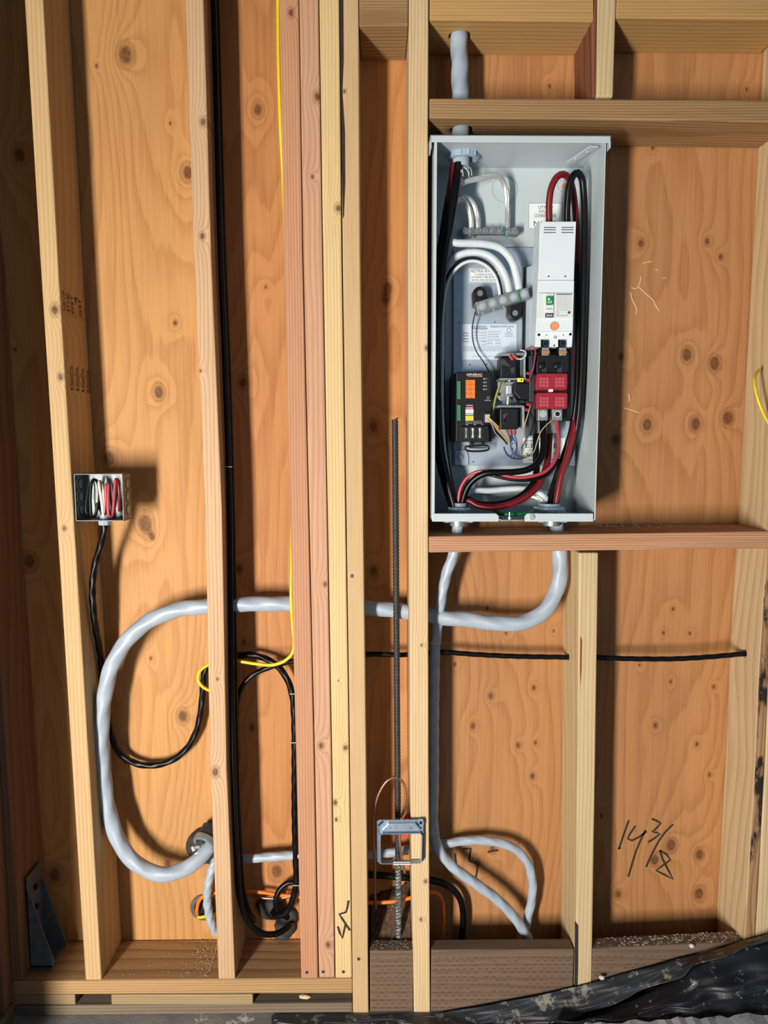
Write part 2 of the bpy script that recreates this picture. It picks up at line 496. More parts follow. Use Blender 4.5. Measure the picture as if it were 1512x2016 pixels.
ST5 = wood('stud_cream_pine', srgb(226, 196, 148), srgb(186, 148, 100), seed=7, freq=150, amp=2.2, contrast=0.6, knots=[(840, 685, 8), (830, 1270, 5), (838, 1735, 7), (829, 1810, 6)], tone=0.12)
SH1 = wood('stud_green_cream', srgb(214, 188, 140), srgb(172, 140, 94), seed=8, freq=110, amp=2.2, contrast=0.5, tone=0.14)
RST = wood('stud_pale_straw', srgb(220, 192, 146), srgb(176, 140, 96), seed=9, freq=120, amp=3.0, contrast=0.6, knots=[], tone=0.12)
BARK = wood('stud_with_bark_edge', srgb(176, 134, 92), srgb(110, 74, 50), seed=10, freq=90, amp=5, contrast=0.8, stain=(srgb(40, 32, 32), 22, 9, 0.52), tone=0.3)
BLKU = wood('block_golden', srgb(204, 160, 92), srgb(164, 116, 58), axis='X', seed=12, freq=170, amp=2.0, contrast=0.55, tone=0.15, tilt=0.4)
BLKW = wood('block_weathered', srgb(176, 138, 88), srgb(118, 84, 50), axis='X', seed=13, freq=190, amp=2.4, contrast=0.75, tone=0.2, tilt=0.4, stain=(srgb(132, 100, 66), 12, 2, 0.56))
SHLF = wood('block_red_fir', srgb(206, 156, 114), srgb(158, 96, 62), axis='X', seed=14, freq=190, amp=1.2, contrast=0.85, tone=0.12, tilt=0.15)
PLT = wood('plate_tan', srgb(196, 154, 98), srgb(142, 104, 66), axis='X', seed=15, freq=160, amp=1.6, contrast=0.7, tone=0.2, tilt=0.2)
TREAT = wood('treated_plank', srgb(122, 98, 78), srgb(90, 70, 56), axis='X', seed=16, freq=60, amp=2.4, contrast=0.6, tone=0.25, rough=0.8)
SILL = wood('weathered_sill', srgb(134, 116, 96), srgb(94, 80, 66), axis='X', seed=17, freq=120, amp=2.0, contrast=0.7, tone=0.3, rough=0.85)
SHIM = wood('shim_board', srgb(172, 146, 102), srgb(128, 104, 70), axis='X', seed=18, freq=160, amp=1.2, contrast=0.6, tone=0.2)
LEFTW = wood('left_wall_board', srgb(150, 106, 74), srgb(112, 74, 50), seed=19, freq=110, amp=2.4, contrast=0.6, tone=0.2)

# ------------------------------------------------------------------ the setting
zc = lambda px, py, Y: P(px, py, Y).z
FLOOR_Z = P(600, 2008, -0.02).z
fl = MB().box((-2.4, -3.6, FLOOR_Z - 0.15), (2.4, D + 0.3, FLOOR_Z))
o = solo('floor', fl, CONC, None, None, kind='structure')

wb = bpy.data.objects.new('wall_back', None); col.objects.link(wb); wb['kind'] = 'structure'
wb.location = (0, D, FLOOR_Z)
x_ab = P(441, 1000, D).x; x_bc = P(832, 1000, D).x
TOPZ = 2.75
for nm, a, b, mt in (('plywood_sheet', -1.2, x_ab, PLY_A), ('plywood_sheet', x_ab + 0.002, x_bc, PLY_B), ('plywood_sheet', x_bc + 0.002, 1.25, PLY_C)):
    part(nm, MB().box((a, D, FLOOR_Z), (b, D + 0.012, TOPZ)), mt, wb)

XW = P(24, 1931, 0.0).x
wl = bpy.data.objects.new('wall_left', None); col.objects.link(wl); wl['kind'] = 'structure'
wl.location = (XW, -0.25, FLOOR_Z)
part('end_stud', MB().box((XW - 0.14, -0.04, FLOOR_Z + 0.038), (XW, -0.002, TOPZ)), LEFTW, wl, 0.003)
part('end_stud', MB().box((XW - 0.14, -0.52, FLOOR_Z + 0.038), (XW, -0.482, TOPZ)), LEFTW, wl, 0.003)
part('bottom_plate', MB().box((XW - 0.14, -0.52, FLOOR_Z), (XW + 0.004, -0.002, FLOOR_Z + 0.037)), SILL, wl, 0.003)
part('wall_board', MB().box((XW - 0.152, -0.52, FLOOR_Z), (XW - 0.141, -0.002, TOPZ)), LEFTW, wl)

# ------------------------------------------------------------------ lumber
def vlumber(name, st, mat, label, depth=D - 0.002, Y0=0.0, group=None, bev=0.003, cat='wall stud'):
    """upright board from stations (left px, right px, py)"""
    st = sorted(st, key=lambda s: -s[2])        # bottom first
    mb = MB(); n = len(st); vs = []
    for (l, r, y) in st:
        a = P(l, y, Y0); c = P(r, y, Y0); z = (a.z + c.z) / 2
        vs += [(a.x, Y0, z), (c.x, Y0, z), (c.x, Y0 + depth, z), (a.x, Y0 + depth, z)]
    fs = [(3, 2, 1, 0), tuple(range(4 * n - 4, 4 * n))]
    for k in range(n - 1):
        a, b = 4 * k, 4 * k + 4
        fs += [(a + i, a + (i + 1) % 4, b + (i + 1) % 4, b + i) for i in range(4)]
    mb.add(vs, fs)
    return solo(name, mb, mat, label, cat, group, bev)

def hlumber(name, st, mat, label, Y0=0.0, Y1=D - 0.002, bev=0.003, cat='blocking', group=None):
    """level board from stations (px, top py, bottom py)"""
    st = sorted(st)
    mb = MB(); n = len(st); vs = []
    for (x, t, b_) in st:
        a = P(x, t, Y0); c = P(x, b_, Y0); xx = (a.x + c.x) / 2
        vs += [(xx, Y0, c.z), (xx, Y1, c.z), (xx, Y1, a.z), (xx, Y0, a.z)]
    fs = [(0, 1, 2, 3), tuple(range(4 * n - 1, 4 * n - 5, -1))]
    for k in range(n - 1):
        a, b = 4 * k, 4 * k + 4
        fs += [(a + i, b + i, b + (i + 1) % 4, a + (i + 1) % 4) for i in range(4)]
    mb.add(vs, fs)
    return solo(name, mb, mat, label, cat, group, bev)

GS = 'upright studs of the open wall'
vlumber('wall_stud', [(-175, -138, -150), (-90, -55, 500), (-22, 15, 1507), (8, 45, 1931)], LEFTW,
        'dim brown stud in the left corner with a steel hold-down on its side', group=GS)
stud1 = vlumber('wall_stud', [(39, 76, -150), (48, 85, 0), (78, 113, 500), (110, 144, 1000), (141, 175, 1500), (168, 200, 1930)], ST1,
        'pale tan stud carrying the open metal junction box on its side', group=GS)
stud2 = vlumber('wall_stud', [(360, 396, -150), (365, 401, 0), (381, 416, 500), (404, 437, 1000), (413, 446, 1500), (430, 463, 1928)], ST2,
        'pinkish tan stud with black cables running down its right side', group=GS)
GP = 'four studs nailed together in a pack'
pk = []
for nm, st, mt, lb in (
    ('a', [(546, 585, -150), (549, 588, 0), (559, 595.5, 500), (583, 618.5, 1500), (593, 626, 1927)], PKA, 'reddish stud on the left edge of the four-stud pack'),
    ('b', [(586, 624, -150), (589, 627, 0), (597, 634.5, 500), (620, 652.5, 1500), (628, 659, 1925)], PKB, 'pinkish stud second from the left in the four-stud pack'),
    ('c', [(625, 666, -150), (628.5, 668, 0), (636, 672.5, 500), (654, 687.5, 1500), (660.5, 693, 1926)], PKC, 'yellow cream stud in the pack with a black pen mark near its foot'),
    ('d', [(668, 703, -150), (670, 706, 0), (674.5, 709, 500), (689, 721, 1500), (695, 726, 2004)], PKD, 'tight-grained stud on the right edge of the pack, reaching lower than its neighbours')):
    pk.append(vlumber('wall_stud', st, mt, lb, group=GP))
stud5 = vlumber('wall_stud', [(804, 845, -150), (805, 844, 0), (803, 842, 500), (805, 843, 1000), (807, 844, 1500), (815, 847, 2002)], ST5,
        'cream stud between the steel bar and the grey electrical cabinet', group=GS)
WANE = plain('dark_wane', srgb(52, 26, 28), 0.8, var=0.5, vscale=40)
part('bark_edge', MB().prism([(668.5, -60), (675.5, -60), (676.5, 120), (674, 180), (679, 260), (679.5, 360), (677, 425), (675, 430), (672.5, 300), (670.5, 100)], -0.0009, 0.002), WANE, pk[3], label='dark bark-stained edge')
# top blocks, upper header, lower shelf block
blkA = hlumber('blocking', [(707, -45, 52), (804, -45, 52)], BLKW, 'weathered brown block at the top, left of the cream stud')
blkB = hlumber('blocking', [(846, -55, 39), (1173, -55, 42)], BLKU, 'golden block at the top with a grey cable coming through it')
blkC = hlumber('blocking', [(1214.5, -60, 35), (1568, -60, 38)], BLKU, 'golden block in the top right corner')
blkD = hlumber('blocking', [(845.5, 193, 232), (1100, 194, 234), (1640, 198.5, 242)], BLKW, 'weathered level block just above the electrical cabinet', Y0=-0.0025)
blkE = hlumber('blocking', [(844.5, 1056, 1088), (1100, 1052, 1085), (1350, 1048, 1081), (1600, 1045, 1080)], SHLF,
        'reddish level block that runs like a shelf under the electrical cabinet', Y0=-0.0025)
top_stud = vlumber('wall_stud', [(1177, 1214, -150), (1176.5, 1213, 0), (1174, 1207, 191)], SH1, 'short stud between the two golden top blocks', group=GS)
tsw = vlumber('wall_stud', [(1163, 1176, -150), (1165, 1176, 0), (1166, 1173.5, 191)], wood('stud_red_bark_edge', srgb(150, 92, 62), srgb(96, 48, 34), seed=41, freq=80, amp=4, contrast=0.8),
        'thin reddish barked strip of stud beside the short top stud', group=GS)
low_stud = vlumber('wall_stud', [(1140, 1178, 1088), (1137, 1172, 1500), (1132, 1165, 1930), (1131, 1164, 1975)], SH1, 'short pale stud below the shelf block, between the two lower bays', group=GS)
part('stain_streak', MB().prism([(1132.5, 1815), (1138.5, 1822), (1138, 1900), (1137, 1945), (1131.5, 1945)], -0.0009, 0.002), plain('black_stain', srgb(38, 34, 36), 0.85, var=0.4, vscale=60), low_stud, label='black stain at the foot')
part('resin_crack', MB().prism([(1142.5, 1252), (1146, 1260), (1145, 1320), (1142.8, 1352), (1141.8, 1310)], -0.0008, 0.001), plain('red_resin', srgb(120, 62, 44), 0.7), low_stud)
r1 = vlumber('wall_stud', [(1585, 1608, -150), (1573, 1597, 0), (1556, 1580, 300), (1516, 1538, 1000), (1503, 1522, 1180), (1494, 1513, 1320), (1487, 1506, 1500), (1466, 1487, 1850), (1462, 1483, 1960)], BARK,
        'stud at the right with a dark bark-stained front edge', group=GS)
r1.data.materials.clear(); r1.data.materials.append(RST); r1.data.materials.append(BARK)
for pl in r1.data.polygons:
    if pl.normal.y < -0.7 : pl.material_index = 1
r2 = vlumber('wall_stud', [(1609, 1645, -150), (1598, 1634, 0), (1581, 1617, 300), (1539, 1573, 1000), (1523, 1557, 1180), (1514, 1547, 1320), (1507, 1540, 1500), (1488, 1512, 1850), (1484, 1508, 1960)], RST,
        'pale stud at the far right edge, doubled against the bark-stained one', group=GS)
# bottom of the wall
plate = hlumber('bottom_plate', [(26, 1932, 1959), (350, 1929, 1957), (694, 1926, 1956)], PLT, 'tan bottom plate under the left studs', cat='plate')
plate.data.materials.append(wood('plate_top_dust_shade', srgb(118, 112, 116), srgb(88, 82, 86), axis='X', seed=55, freq=90, amp=2.0, contrast=0.6, tone=0.2, rough=0.85))  # dusty top, with the shade of grazing light painted into its grey
for pl in plate.data.polygons:
    if pl.normal.z > 0.7: pl.material_index = 1
shims = []
for a, b, lb in ((30, 148, 'short grey shim under the left end of the bottom plate'), (219, 498, 'long grey shim under the middle of the bottom plate')):
    shims.append(hlumber('shim_board', [(a, 1958.5, 1978), (b, 1958, 1978)], SHIM, lb, Y0=0.001, Y1=0.13, cat='shim', bev=0.002))
sill_top = P(300, 1978.5, 0).z
sl = MB().box((P(28, 1990, 0).x, 0.0, FLOOR_Z), (P(694, 1990, 0).x, D - 0.002, sill_top))
solo('sill_board', sl, SILL, 'dark weathered sill board lying on the concrete at the lower left', 'sill', bev=0.003)
GT = 'dark treated planks set on edge between the stud feet'
planks = []
for a, b, ya, yb, lb in ((728, 814.5, 1873, 1873, 'dark treated plank on edge in the narrow bay with the steel bar'),
                     (849, 1131, 1872, 1870, 'dark treated plank on edge below the two pale cables'),
                     (1167, 1462, 1869, 1855, 'dark treated plank on edge below the pen-written number')):
    pa = P(a, ya, 0.0); pb = P(b, yb, 0.0)
    mb = MB(); mb.prism_w([(pa.x, FLOOR_Z), (pb.x, FLOOR_Z), (pb.x, pb.z), (pa.x, pa.z)], 0.002, 0.040)
    planks.append(solo('treated_plank', mb, TREAT, lb, 'plank', GT, 0.003))
    # incising marks in the pressure treated face
    mk = MB(); z1 = min(pa.z, pb.z) - 0.012; z = FLOOR_Z + 0.01; row = 0
    while z < z1:
        x = pa.x + 0.006 + (row % 2) * 0.008
        while x < pb.x - 0.012:
            if random.random() < 0.8: mk.box((x, 0.0014, z), (x + 0.009, 0.0024, z + 0.0011))
            x += 0.017
        z += 0.0095; row += 1
    part('incising_marks', mk, plain('incision', srgb(74, 58, 48), 0.9), planks[-1], kind='stuff')
# ledger behind the planks closes the cavity
solo('sill_board', MB().box((P(728, 1900, 0).x, 0.046, FLOOR_Z), (1.2, D - 0.002, P(900, 1905, 0.046).z)), SILL, 'dark sill board hidden behind the treated planks', 'sill')

# ------------------------------------------------------------------ lettering
_text_cache = {}
def text_mesh(s):
    if s in _text_cache: return _text_cache[s]
    cu = bpy.data.curves.new('lettering', 'FONT')
    cu.body = s; cu.resolution_u = 2
    ob = bpy.data.objects.new('lettering', cu); col.objects.link(ob)
    dg = bpy.context.evaluated_depsgraph_get(); dg.update()
    me = bpy.data.meshes.new_from_object(ob.evaluated_get(dg))
    vs = [v.co.copy() for v in me.vertices]; fs = [tuple(p.vertices) for p in me.polygons]
    bpy.data.objects.remove(ob); bpy.data.curves.remove(cu); bpy.data.meshes.remove(me)
    x0 = min(v.x for v in vs); x1 = max(v.x for v in vs); y0 = min(v.y for v in vs); y1 = max(v.y for v in vs)
    vs = [((v.x - x0) / (x1 - x0), (v.y - y0) / (y1 - y0)) for v in vs]
    _text_cache[s] = (vs, fs)
    return _text_cache[s]

def print_on(mb, s, x0, y0, x1, y1, Y):
    """flat print filling the pixel rectangle on the plane at depth Y"""
    vs, fs = text_mesh(s)
    a = P(x0, y1, Y); b = P(x1, y1, Y); c = P(x0, y0, Y)
    mb.add([a + (b - a) * u + (c - a) * v for u, v in vs], fs)
    return mb

def stroke(mb, pts, w, Y):
    """flat pen stroke along pixel points at depth Y"""
    q = [P(x, y, Y) for x, y in pts]
    n = len(q); vs = []
    for i, p in enumerate(q):
        t = (q[min(i + 1, n - 1)] - q[max(i - 1, 0)]); t.y = 0; t.normalize()
        nn = Vector((-t.z, 0, t.x)) * (M(w, pts[i][0], pts[i][1], Y) / 2)
        vs += [p + nn, p - nn]
    mb.add(vs, [(2 * i, 2 * i + 1, 2 * i + 3, 2 * i + 2) for i in range(n - 1)])
    return mb

# ------------------------------------------------------------------ electrical cabinet
YF, YB = -0.025, D - 0.003                 # front edge and back of the cabinet
cTL = P(850, 272, YF); cTR = P(1194, 272, YF); cBR = P(1172, 1024, YF); cBL = P(851, 1024, YF)
XL = (cTL.x + cBL.x) / 2 + 0.002; XR = (cTR.x + cBR.x) / 2; ZT = cTL.z; ZB = (cBR.z + cBL.z) / 2
TH = 0.0022
cab = thing('electrical_cabinet', ((XL + XR) / 2, YB, ZB), 'open grey steel transfer switch cabinet mounted between the studs', 'electrical panel')
YBI = YB - TH                              # inside face of the back
part('back_panel', MB().box((XL, YBI, ZB), (XR, YB, ZT)), PAINT, cab)
part('side_panel', MB().box((XL, YF, ZB), (XL + TH, YBI, ZT)), PAINT, cab, 0.0006)
part('side_panel', MB().box((XR - TH, YF, ZB), (XR, YBI, ZT)), PAINT, cab, 0.0006)
part('top_panel', MB().box((XL, YF, ZT - TH), (XR, YB, ZT)), PAINT, cab)
part('bottom_panel', MB().box((XL, YF, ZB), (XR, YB, ZB + TH)), PAINT, cab)
# rolled front returns
mm = MB()
mm.box((XL, YF - 0.001, ZB), (XL + 0.006, YF + 0.002, ZT))
part('front_return', mm, PAINT, cab, 0.0006)
lip = MB()
a = P(847, 265, YF - 0.012); b = P(1203, 281, YF - 0.012)
lip.box((a.x, YF - 0.012, b.z), (b.x, YF - 0.009, a.z))
lip.box((a.x, YF - 0.012, a.z - 0.003), (b.x, YB, a.z))
lip.box((a.x, YF - 0.012, b.z - 0.012), (a.x + 0.003, YF + 0.03, a.z))
lip.box((b.x - 0.003, YF - 0.012, b.z - 0.010), (b.x, YF + 0.03, a.z))
part('drip_lip', lip, PAINT, cab, 0.0012)
for x0, x1 in ((851, 982), (1033, 1168)):
    bl = MB(); y0, y1 = 1011, 1027
    ch = 5
    poly = [(x0, y0), (x1 - (ch if x0 == 851 else 0), y0), (x1, y0 + (ch if x0 == 851 else 0)), (x1, y1), (x0, y1)] if x0 == 851 else [(x0 + ch, y0), (x1, y0), (x1, y1), (x0, y1), (x0, y0 + ch)]
    bl.prism(poly, YF - 0.003, YF)
    part('bottom_lip', bl, PAINT, cab, 0.0008)
# latch tab in the gap of the bottom lip with its bolt
lt = MB(); lt.rect(986, 1023, 1030, 1026.5, YF - 0.01, YF + 0.03)
lt.prism([(990, 1019), (1026, 1019), (1030, 1026), (984, 1026)], YF + 0.012, YF + 0.014)
part('latch_tab', lt, ZINC, cab, 0.0005)
bo = MB(); p = P(1003, 1021, YF - 0.004); bo.cyl(p + Vector((0, 0, -0.004)), p + Vector((0, 0, 0.014)), 0.0016, n=10); bo.cyl(p + Vector((0, 0, -0.001)), p + Vector((0, 0, 0.003)), 0.0036, n=6, smooth=False)
part('latch_bolt', bo, STEEL, cab)
sc = MB(); p = P(1047, 1018.5, YF - 0.003); sc.cyl(p + Vector((0, -0.004, 0)), p, 0.0055, 0.0066, n=20); sc.cyl(p + Vector((0, -0.0045, 0)), p + Vector((0, -0.003, 0)), 0.003, n=6, smooth=False)
part('cover_screw', sc, STEEL, cab)
# corner brace, knock-out rings, back bolt hole
br = MB()
c0 = Vector((XR - 0.012, YF + 0.012, ZT - 0.012)); c1 = Vector((XR - 0.046, YF + 0.10, ZT - 0.012))
br.add([c0, c0 + Vector((-0.018, -0.002, 0)), c1 + Vector((-0.010, 0, 0)), c1 + Vector((0.006, 0.004, 0)),
        c0 + Vector((0, 0, 0.003)), c0 + Vector((-0.018, -0.002, 0.003)), c1 + Vector((-0.010, 0, 0.003)), c1 + Vector((0.006, 0.004, 0.003))],
       [(0, 1, 2, 3), (7, 6, 5, 4), (0, 4, 5, 1), (1, 5, 6, 2), (2, 6, 7, 3), (3, 7, 4, 0)])
part('corner_brace', br, PAINT, cab, 0.0008)
for t in (0.3, 0.72):
    rv = MB(); p = c0 + (c1 - c0) * t + Vector((-0.006, 0, 0)); rv.cyl(p + Vector((0, 0, -0.002)), p, 0.003, n=12)
    part('rivet', rv, STEEL, cab)
for x, y, r in ((993, 373, 26), (1108, 366, 12)):
    k = MB(); p = P(x, y, YBI); rr = M(r, x, y, YBI)
    k.ring(p + Vector((0, -0.0022, 0)), p, rr, rr - 0.0014, n=40)
    k.cyl(p + Vector((0, -0.0006, 0)), p, rr - 0.002, n=40)
    part('knockout', k, PAINT, cab)
k = MB(); p = P(1112, 366, YBI - 0.002); k.cyl(p, p + Vector((0, 0.002, 0)), M(6, 1112, 366, YBI), n=16)
part('bolt_hole', k, plain('bare_ply_through_hole', srgb(214, 150, 84), 0.7), cab)
for x, y in ((880, 352), ):
    k = MB(); p = P(x, y, YBI - 0.002); k.cyl(p, p + Vector((0, 0.003, 0)), 0.005, n=14)
    part('dimple', k, PAINT, cab)
# mounting plate
YP = YBI - 0.012
mp = MB(); mp.prism([(893, 488), (1140, 488), (1132, 917), (893, 917)], YP, YP + 0.002)
part('mounting_plate', mp, PLATE, cab, 0.0004)
ft = MB(); ft.prism([(895, 885), (915, 885), (921, 890), (923, 900), (923, 916), (895, 916)], YP - 0.004, YP)
plf = part('plate_foot', ft, PLATE, cab, 0.0015)
s_ = MB(); p = P(906, 900, YP - 0.004); s_.cyl(p + Vector((0, -0.004, 0)), p, 0.006, n=16); s_.ring(p + Vector((0, -0.001, 0)), p, 0.0095, 0.0065, n=20)
part('screw', s_, ZINC, plf)
for x, y in ((904, 635), (974, 634), (925, 718), (958, 717), (1009, 873), (1009, 884), (932, 909)):
    h = MB(); p = P(x, y, YP); h.cyl(p + Vector((0, -0.0004, 0)), p, 0.0016, n=10)
    part('screw_hole', h, BLACKP, cab)
# folded bracket the breaker stands on
bk = MB(); bk.prism([(1033, 528), (1051, 521), (1052, 690), (1030, 690)], YP - 0.03, YP - 0.001)
part('breaker_bracket', bk, PLATE, cab, 0.0008)
be = MB(); be.prism([(1031, 527), (1036, 525), (1033, 690), (1028, 690)], YP - 0.034, YP - 0.030)
part('bracket_edge', be, BLACKP, cab)

def sticker(name, rect, Y, mat, lines, parent, ink=INK, frame=None, fill=()):
    x0, y0, x1, y1 = rect
    s = part(name, MB().rect(x0, y0, x1, y1, Y - 0.0006, Y), mat, parent)
    t = MB()
    for (st, a, b, c, d) in lines: print_on(t, st, a, b, c, d, Y - 0.0009)
    if frame:
        for f in ([rect] if frame is True else frame):
            a, b, c, d = f
            for q in (((a, b), (c, b)), ((c, b), (c, d)), ((c, d), (a, d)), ((a, d), (a, b))): stroke(t, q, 0.8, Y - 0.0008)
    for (a, b, c, d) in fill: t.rect(a, b, c, d, Y - 0.0010, Y - 0.0007)
    if t.v: part('lettering', t, ink, s)
    return s

sticker('utility_label', (1040, 399, 1108, 451), YBI - 0.001, WPAPER,
        [('UTILITY', 1060, 405, 1090, 411), ('SOURCE', 1061, 413, 1089, 419), ('CONNECTIONS', 1052, 421, 1095, 428), ('N1', 1051, 435, 1066, 445), ('N2', 1079, 435, 1096, 445)], cab, frame=[(1041, 400, 1107, 450)])
sticker('neutral_bonding_label', (923, 528, 985, 557), YP - 0.0005, WPAPER,
        [('NEUTRAL BONDING', 927, 531, 982, 536.5), ('TO REMOVE BOND', 934, 539, 975, 542.5), ('DISCONNECT WIRE BETWEEN', 928, 544, 979, 547.5), ('NEUTRAL AND GROUND BAR', 928, 549.5, 979, 553)],
        cab, frame=[(924.5, 529.5, 983.5, 555.5)])
rnd = random.Random(3)
lines = [('GENERAC', 928, 640.5, 960, 646), ('TRANSFER SYSTEM DATA', 964, 641, 1012, 645)]
g = [('SYSTEM VOLTAGE', 960, 652, 985, 654.5), ('SERIAL NUMBER', 960, 657, 982, 659.5), ('MODEL NUMBER', 960, 662, 982, 664.5), ('PRODUCTION DATE', 960, 667.5, 985, 670),
     ('AMPS', 949, 671.5, 956, 674), ('VOLTS', 948, 677, 956, 679.5), ('VOLTS', 934, 651, 942, 653.5)]
dl = sticker('data_label', (905, 638, 1017, 708), YP - 0.0005, BPAPER, lines, cab, fill=[(929, 647, 960, 648)])
t = MB()
for (st, a, b, c, d) in g: print_on(t, st, a, b, c, d, YP - 0.0014)
for a, b, c, d in ((932, 650.5, 957, 654.8), (932, 655.6, 957, 660), (932, 661, 957, 665.3), (932, 666.3, 957, 670.6), (944, 672, 957, 680), (960, 671.5, 969, 675.5), (960, 676, 969, 680), (976, 671.5, 985, 675.5), (976, 676.5, 985, 680.5)):
    for q in (((a, b), (c, b)), ((c, b), (c, d)), ((c, d), (a, d)), ((a, d), (a, b))): stroke(t, q, 0.5, YP - 0.0012)
for y in (683, 685.5, 688, 690.5, 701.5):
    x = 912 if y < 700 else 931
    while x < (1000 if y < 690 else 985):
        w = rnd.uniform(2, 6)
        stroke(t, [(x, y), (x + w, y)], 0.9, YP - 0.0012); x += w + 1.2
for y in (656, 661, 667, 672.5): stroke(t, [(911, y), (923, y)], 1.6, YP - 0.0012)
for k in range(10):
    a = 2 * math.pi * k / 10; a2 = a + 0.63
    stroke(t, [(1002 + 4 * math.cos(a), 650 + 4 * math.sin(a)), (1002 + 4 * math.cos(a2), 650 + 4 * math.sin(a2))], 1.0, YP - 0.0012)
for y in (656, 659, 662): stroke(t, [(994, y), (1010, y)], 0.9, YP - 0.0012)
part('fine_print', t, GREYINK, dl)
sticker('generator_label', (1030, 862, 1112, 911), YP - 0.0005, WPAPER,
        [('GENERATOR', 1034, 866, 1066, 870), ('E1', 1035, 873, 1048, 882), ('E2', 1090, 873, 1104, 882), ('CUSTOMER', 1038, 885, 1068, 889), ('T1', 1034, 892, 1047, 900), ('T2', 1090, 892, 1104, 900), ('CONNECTIONS', 1041, 903, 1090, 907)], cab)

# hubs: plastic bushings where the conduits come in
def hub(px, py, Y, rpx, z_dir, label, stub_len, ring_h, tilt=0.0):
    p = P(px, py, Y)
    r = M(rpx, px, py, Y)
    t = thing('conduit_bushing', p, label, 'bushing')
    part('bushing_ring', MB().ring(p, p + Vector((0, 0, ring_h)), r, r * 0.70, n=48), GREYPVC, t, 0.001)
    ribs = MB()
    for k in range(12):
        a = 2 * math.pi * (k + 0.5) / 12
        q = p + Vector((math.cos(a) * r, math.sin(a) * r, 0))
        ribs.cyl(q + Vector((0, 0, 0.001)), q + Vector((0, 0, ring_h - 0.001)), 0.0022, n=6)
    part('grip_ribs', ribs, GREYPVC, t)
    return t, p, r
tz = ZT - 0.003
t, p, r = hub(912, 315, 0.055, 29, -1, 'grey plastic bushing under the cabinet top where the cable enters', 0, 0.022)
part('throat', MB().ring(p + Vector((0, 0, 0.022)), Vector((p.x, p.y, tz)), r * 0.86, r * 0.66, n=36), GREYPVC, t, 0.001)
t, p, r = hub(905, 1009, 0.045, 23, 1, 'blue-grey bushing at the lower left inside the cabinet', 0, 0.013)
part('throat', MB().ring(p + Vector((0, 0, 0.013)), p + Vector((0, 0, 0.022)), r * 0.62, r * 0.5, n=32), GREYPVC, t, 0.001)
t, p, r = hub(1081, 1008, 0.05, 29, 1, 'blue-grey bushing at the lower right inside the cabinet', 0, 0.013)
part('throat', MB().ring(p + Vector((0, 0, 0.013)), p + Vector((0, 0, 0.02)), r * 0.75, r * 0.62, n=32), GREYPVC, t, 0.001)
# cable clamps below the cabinet
for cx, lb in ((902, 'zinc cable clamp with two screws under the left of the cabinet'), (1086, 'zinc cable clamp with two screws under the right of the cabinet')):
    y0 = ZB - 0.0005
    Yc = 0.045
    p = P(cx, 1034, Yc)
    t = thing('cable_clamp', (p.x, Yc, y0 - 0.02), lb, 'clamp', 'clamps under the cabinet')
    part('clamp_body', MB().box((p.x - 0.034, Yc - 0.012, y0 - 0.012), (p.x + 0.034, Yc + 0.012, y0 - 0.001)), ZINC, t, 0.003)
    part('clamp_neck', MB().ring((p.x, Yc, y0 - 0.020), (p.x, Yc, y0 - 0.006), 0.0185, 0.015, n=28), ZINC, t, 0.001)
    for s in (-1, 1):
        sm = MB(); q = Vector((p.x + s * 0.026, Yc - 0.012, y0 - 0.006)); sm.cyl(q + Vector((0, -0.005, 0)), q, 0.005, n=14); sm.box(q + Vector((-0.004, -0.0055, -0.0006)), q + Vector((0.004, -0.0048, 0.0006)))
        part('clamp_screw', sm, STEEL, t)

# ---------------- breaker
YBR = 0.022
brk = thing('circuit_breaker', P(1096, 685, YP), 'tall white main circuit breaker with a green switch in the cabinet', 'breaker')
cv = MB(); cv.prism([(1066, 436), (1134.5, 436), (1130, 551), (1059, 551)], YBR - 0.002, YP - 0.03)
part('top_cover', cv, WPLAS, brk, 0.0012)
sk = MB()
f0 = P(1063, 437, YBR + 0.001); f1 = P(1058, 545, YBR + 0.001)
# flared side skirt of the cover, slanting back and outwards
b0 = P(1052, 446, YBR + 0.06); b1 = P(1050, 532, YBR + 0.06)
sk.add([f0, b0, b1, P(1060, 527, YBR + 0.001), f0 + Vector((0.002, 0, 0)), b0 + Vector((0.002, 0, 0)), b1 + Vector((0.002, 0, 0)), P(1060, 527, YBR + 0.001) + Vector((0.002, 0, 0))],
       [(0, 1, 2, 3), (7, 6, 5, 4), (0, 4, 5, 1), (1, 5, 6, 2), (2, 6, 7, 3), (3, 7, 4, 0)])
part('side_skirt', sk, WPLAS, brk)
md = MB(); md.prism([(1059, 552), (1130.5, 552), (1128, 652), (1055, 652)], YBR, YP - 0.002)
part('breaker_body', md, WPLAS, brk, 0.0012)
lw = MB(); lw.prism([(1054.5, 653), (1128, 653), (1126, 683), (1117, 683), (1117, 668), (1099, 668), (1099, 683), (1090, 683), (1083, 683), (1083, 668), (1065, 668), (1065, 683), (1053.5, 683)], YBR + 0.008, YP - 0.002)
part('terminal_shroud', lw, WPLAS, brk, 0.0008)
pad = MB(); pad.prism([(1060, 576.5), (1130, 576.5), (1128.5, 626), (1058, 626)], YBR - 0.004, YBR)
part('switch_panel', pad, WPLAS2, brk, 0.0008)
sw = part('switch_well', MB().rect(1074, 578, 1090, 625, YBR - 0.0075, YBR - 0.004), WPLAS, brk, 0.0006)
part('green_toggle', MB().rect(1076, 583, 1088, 600, YBR - 0.0135, YBR - 0.0075), GREENS, sw, 0.0006)
t = MB(); print_on(t, 'OFF', 1077.5, 592.5, 1087, 597.5, YBR - 0.0138)
c = P(1080.5, 589, YBR - 0.0138); t.cyl(c, c + Vector((0, 0.0002, 0)), 0.0021, n=14)
part('toggle_lettering', t, WINK, sw)
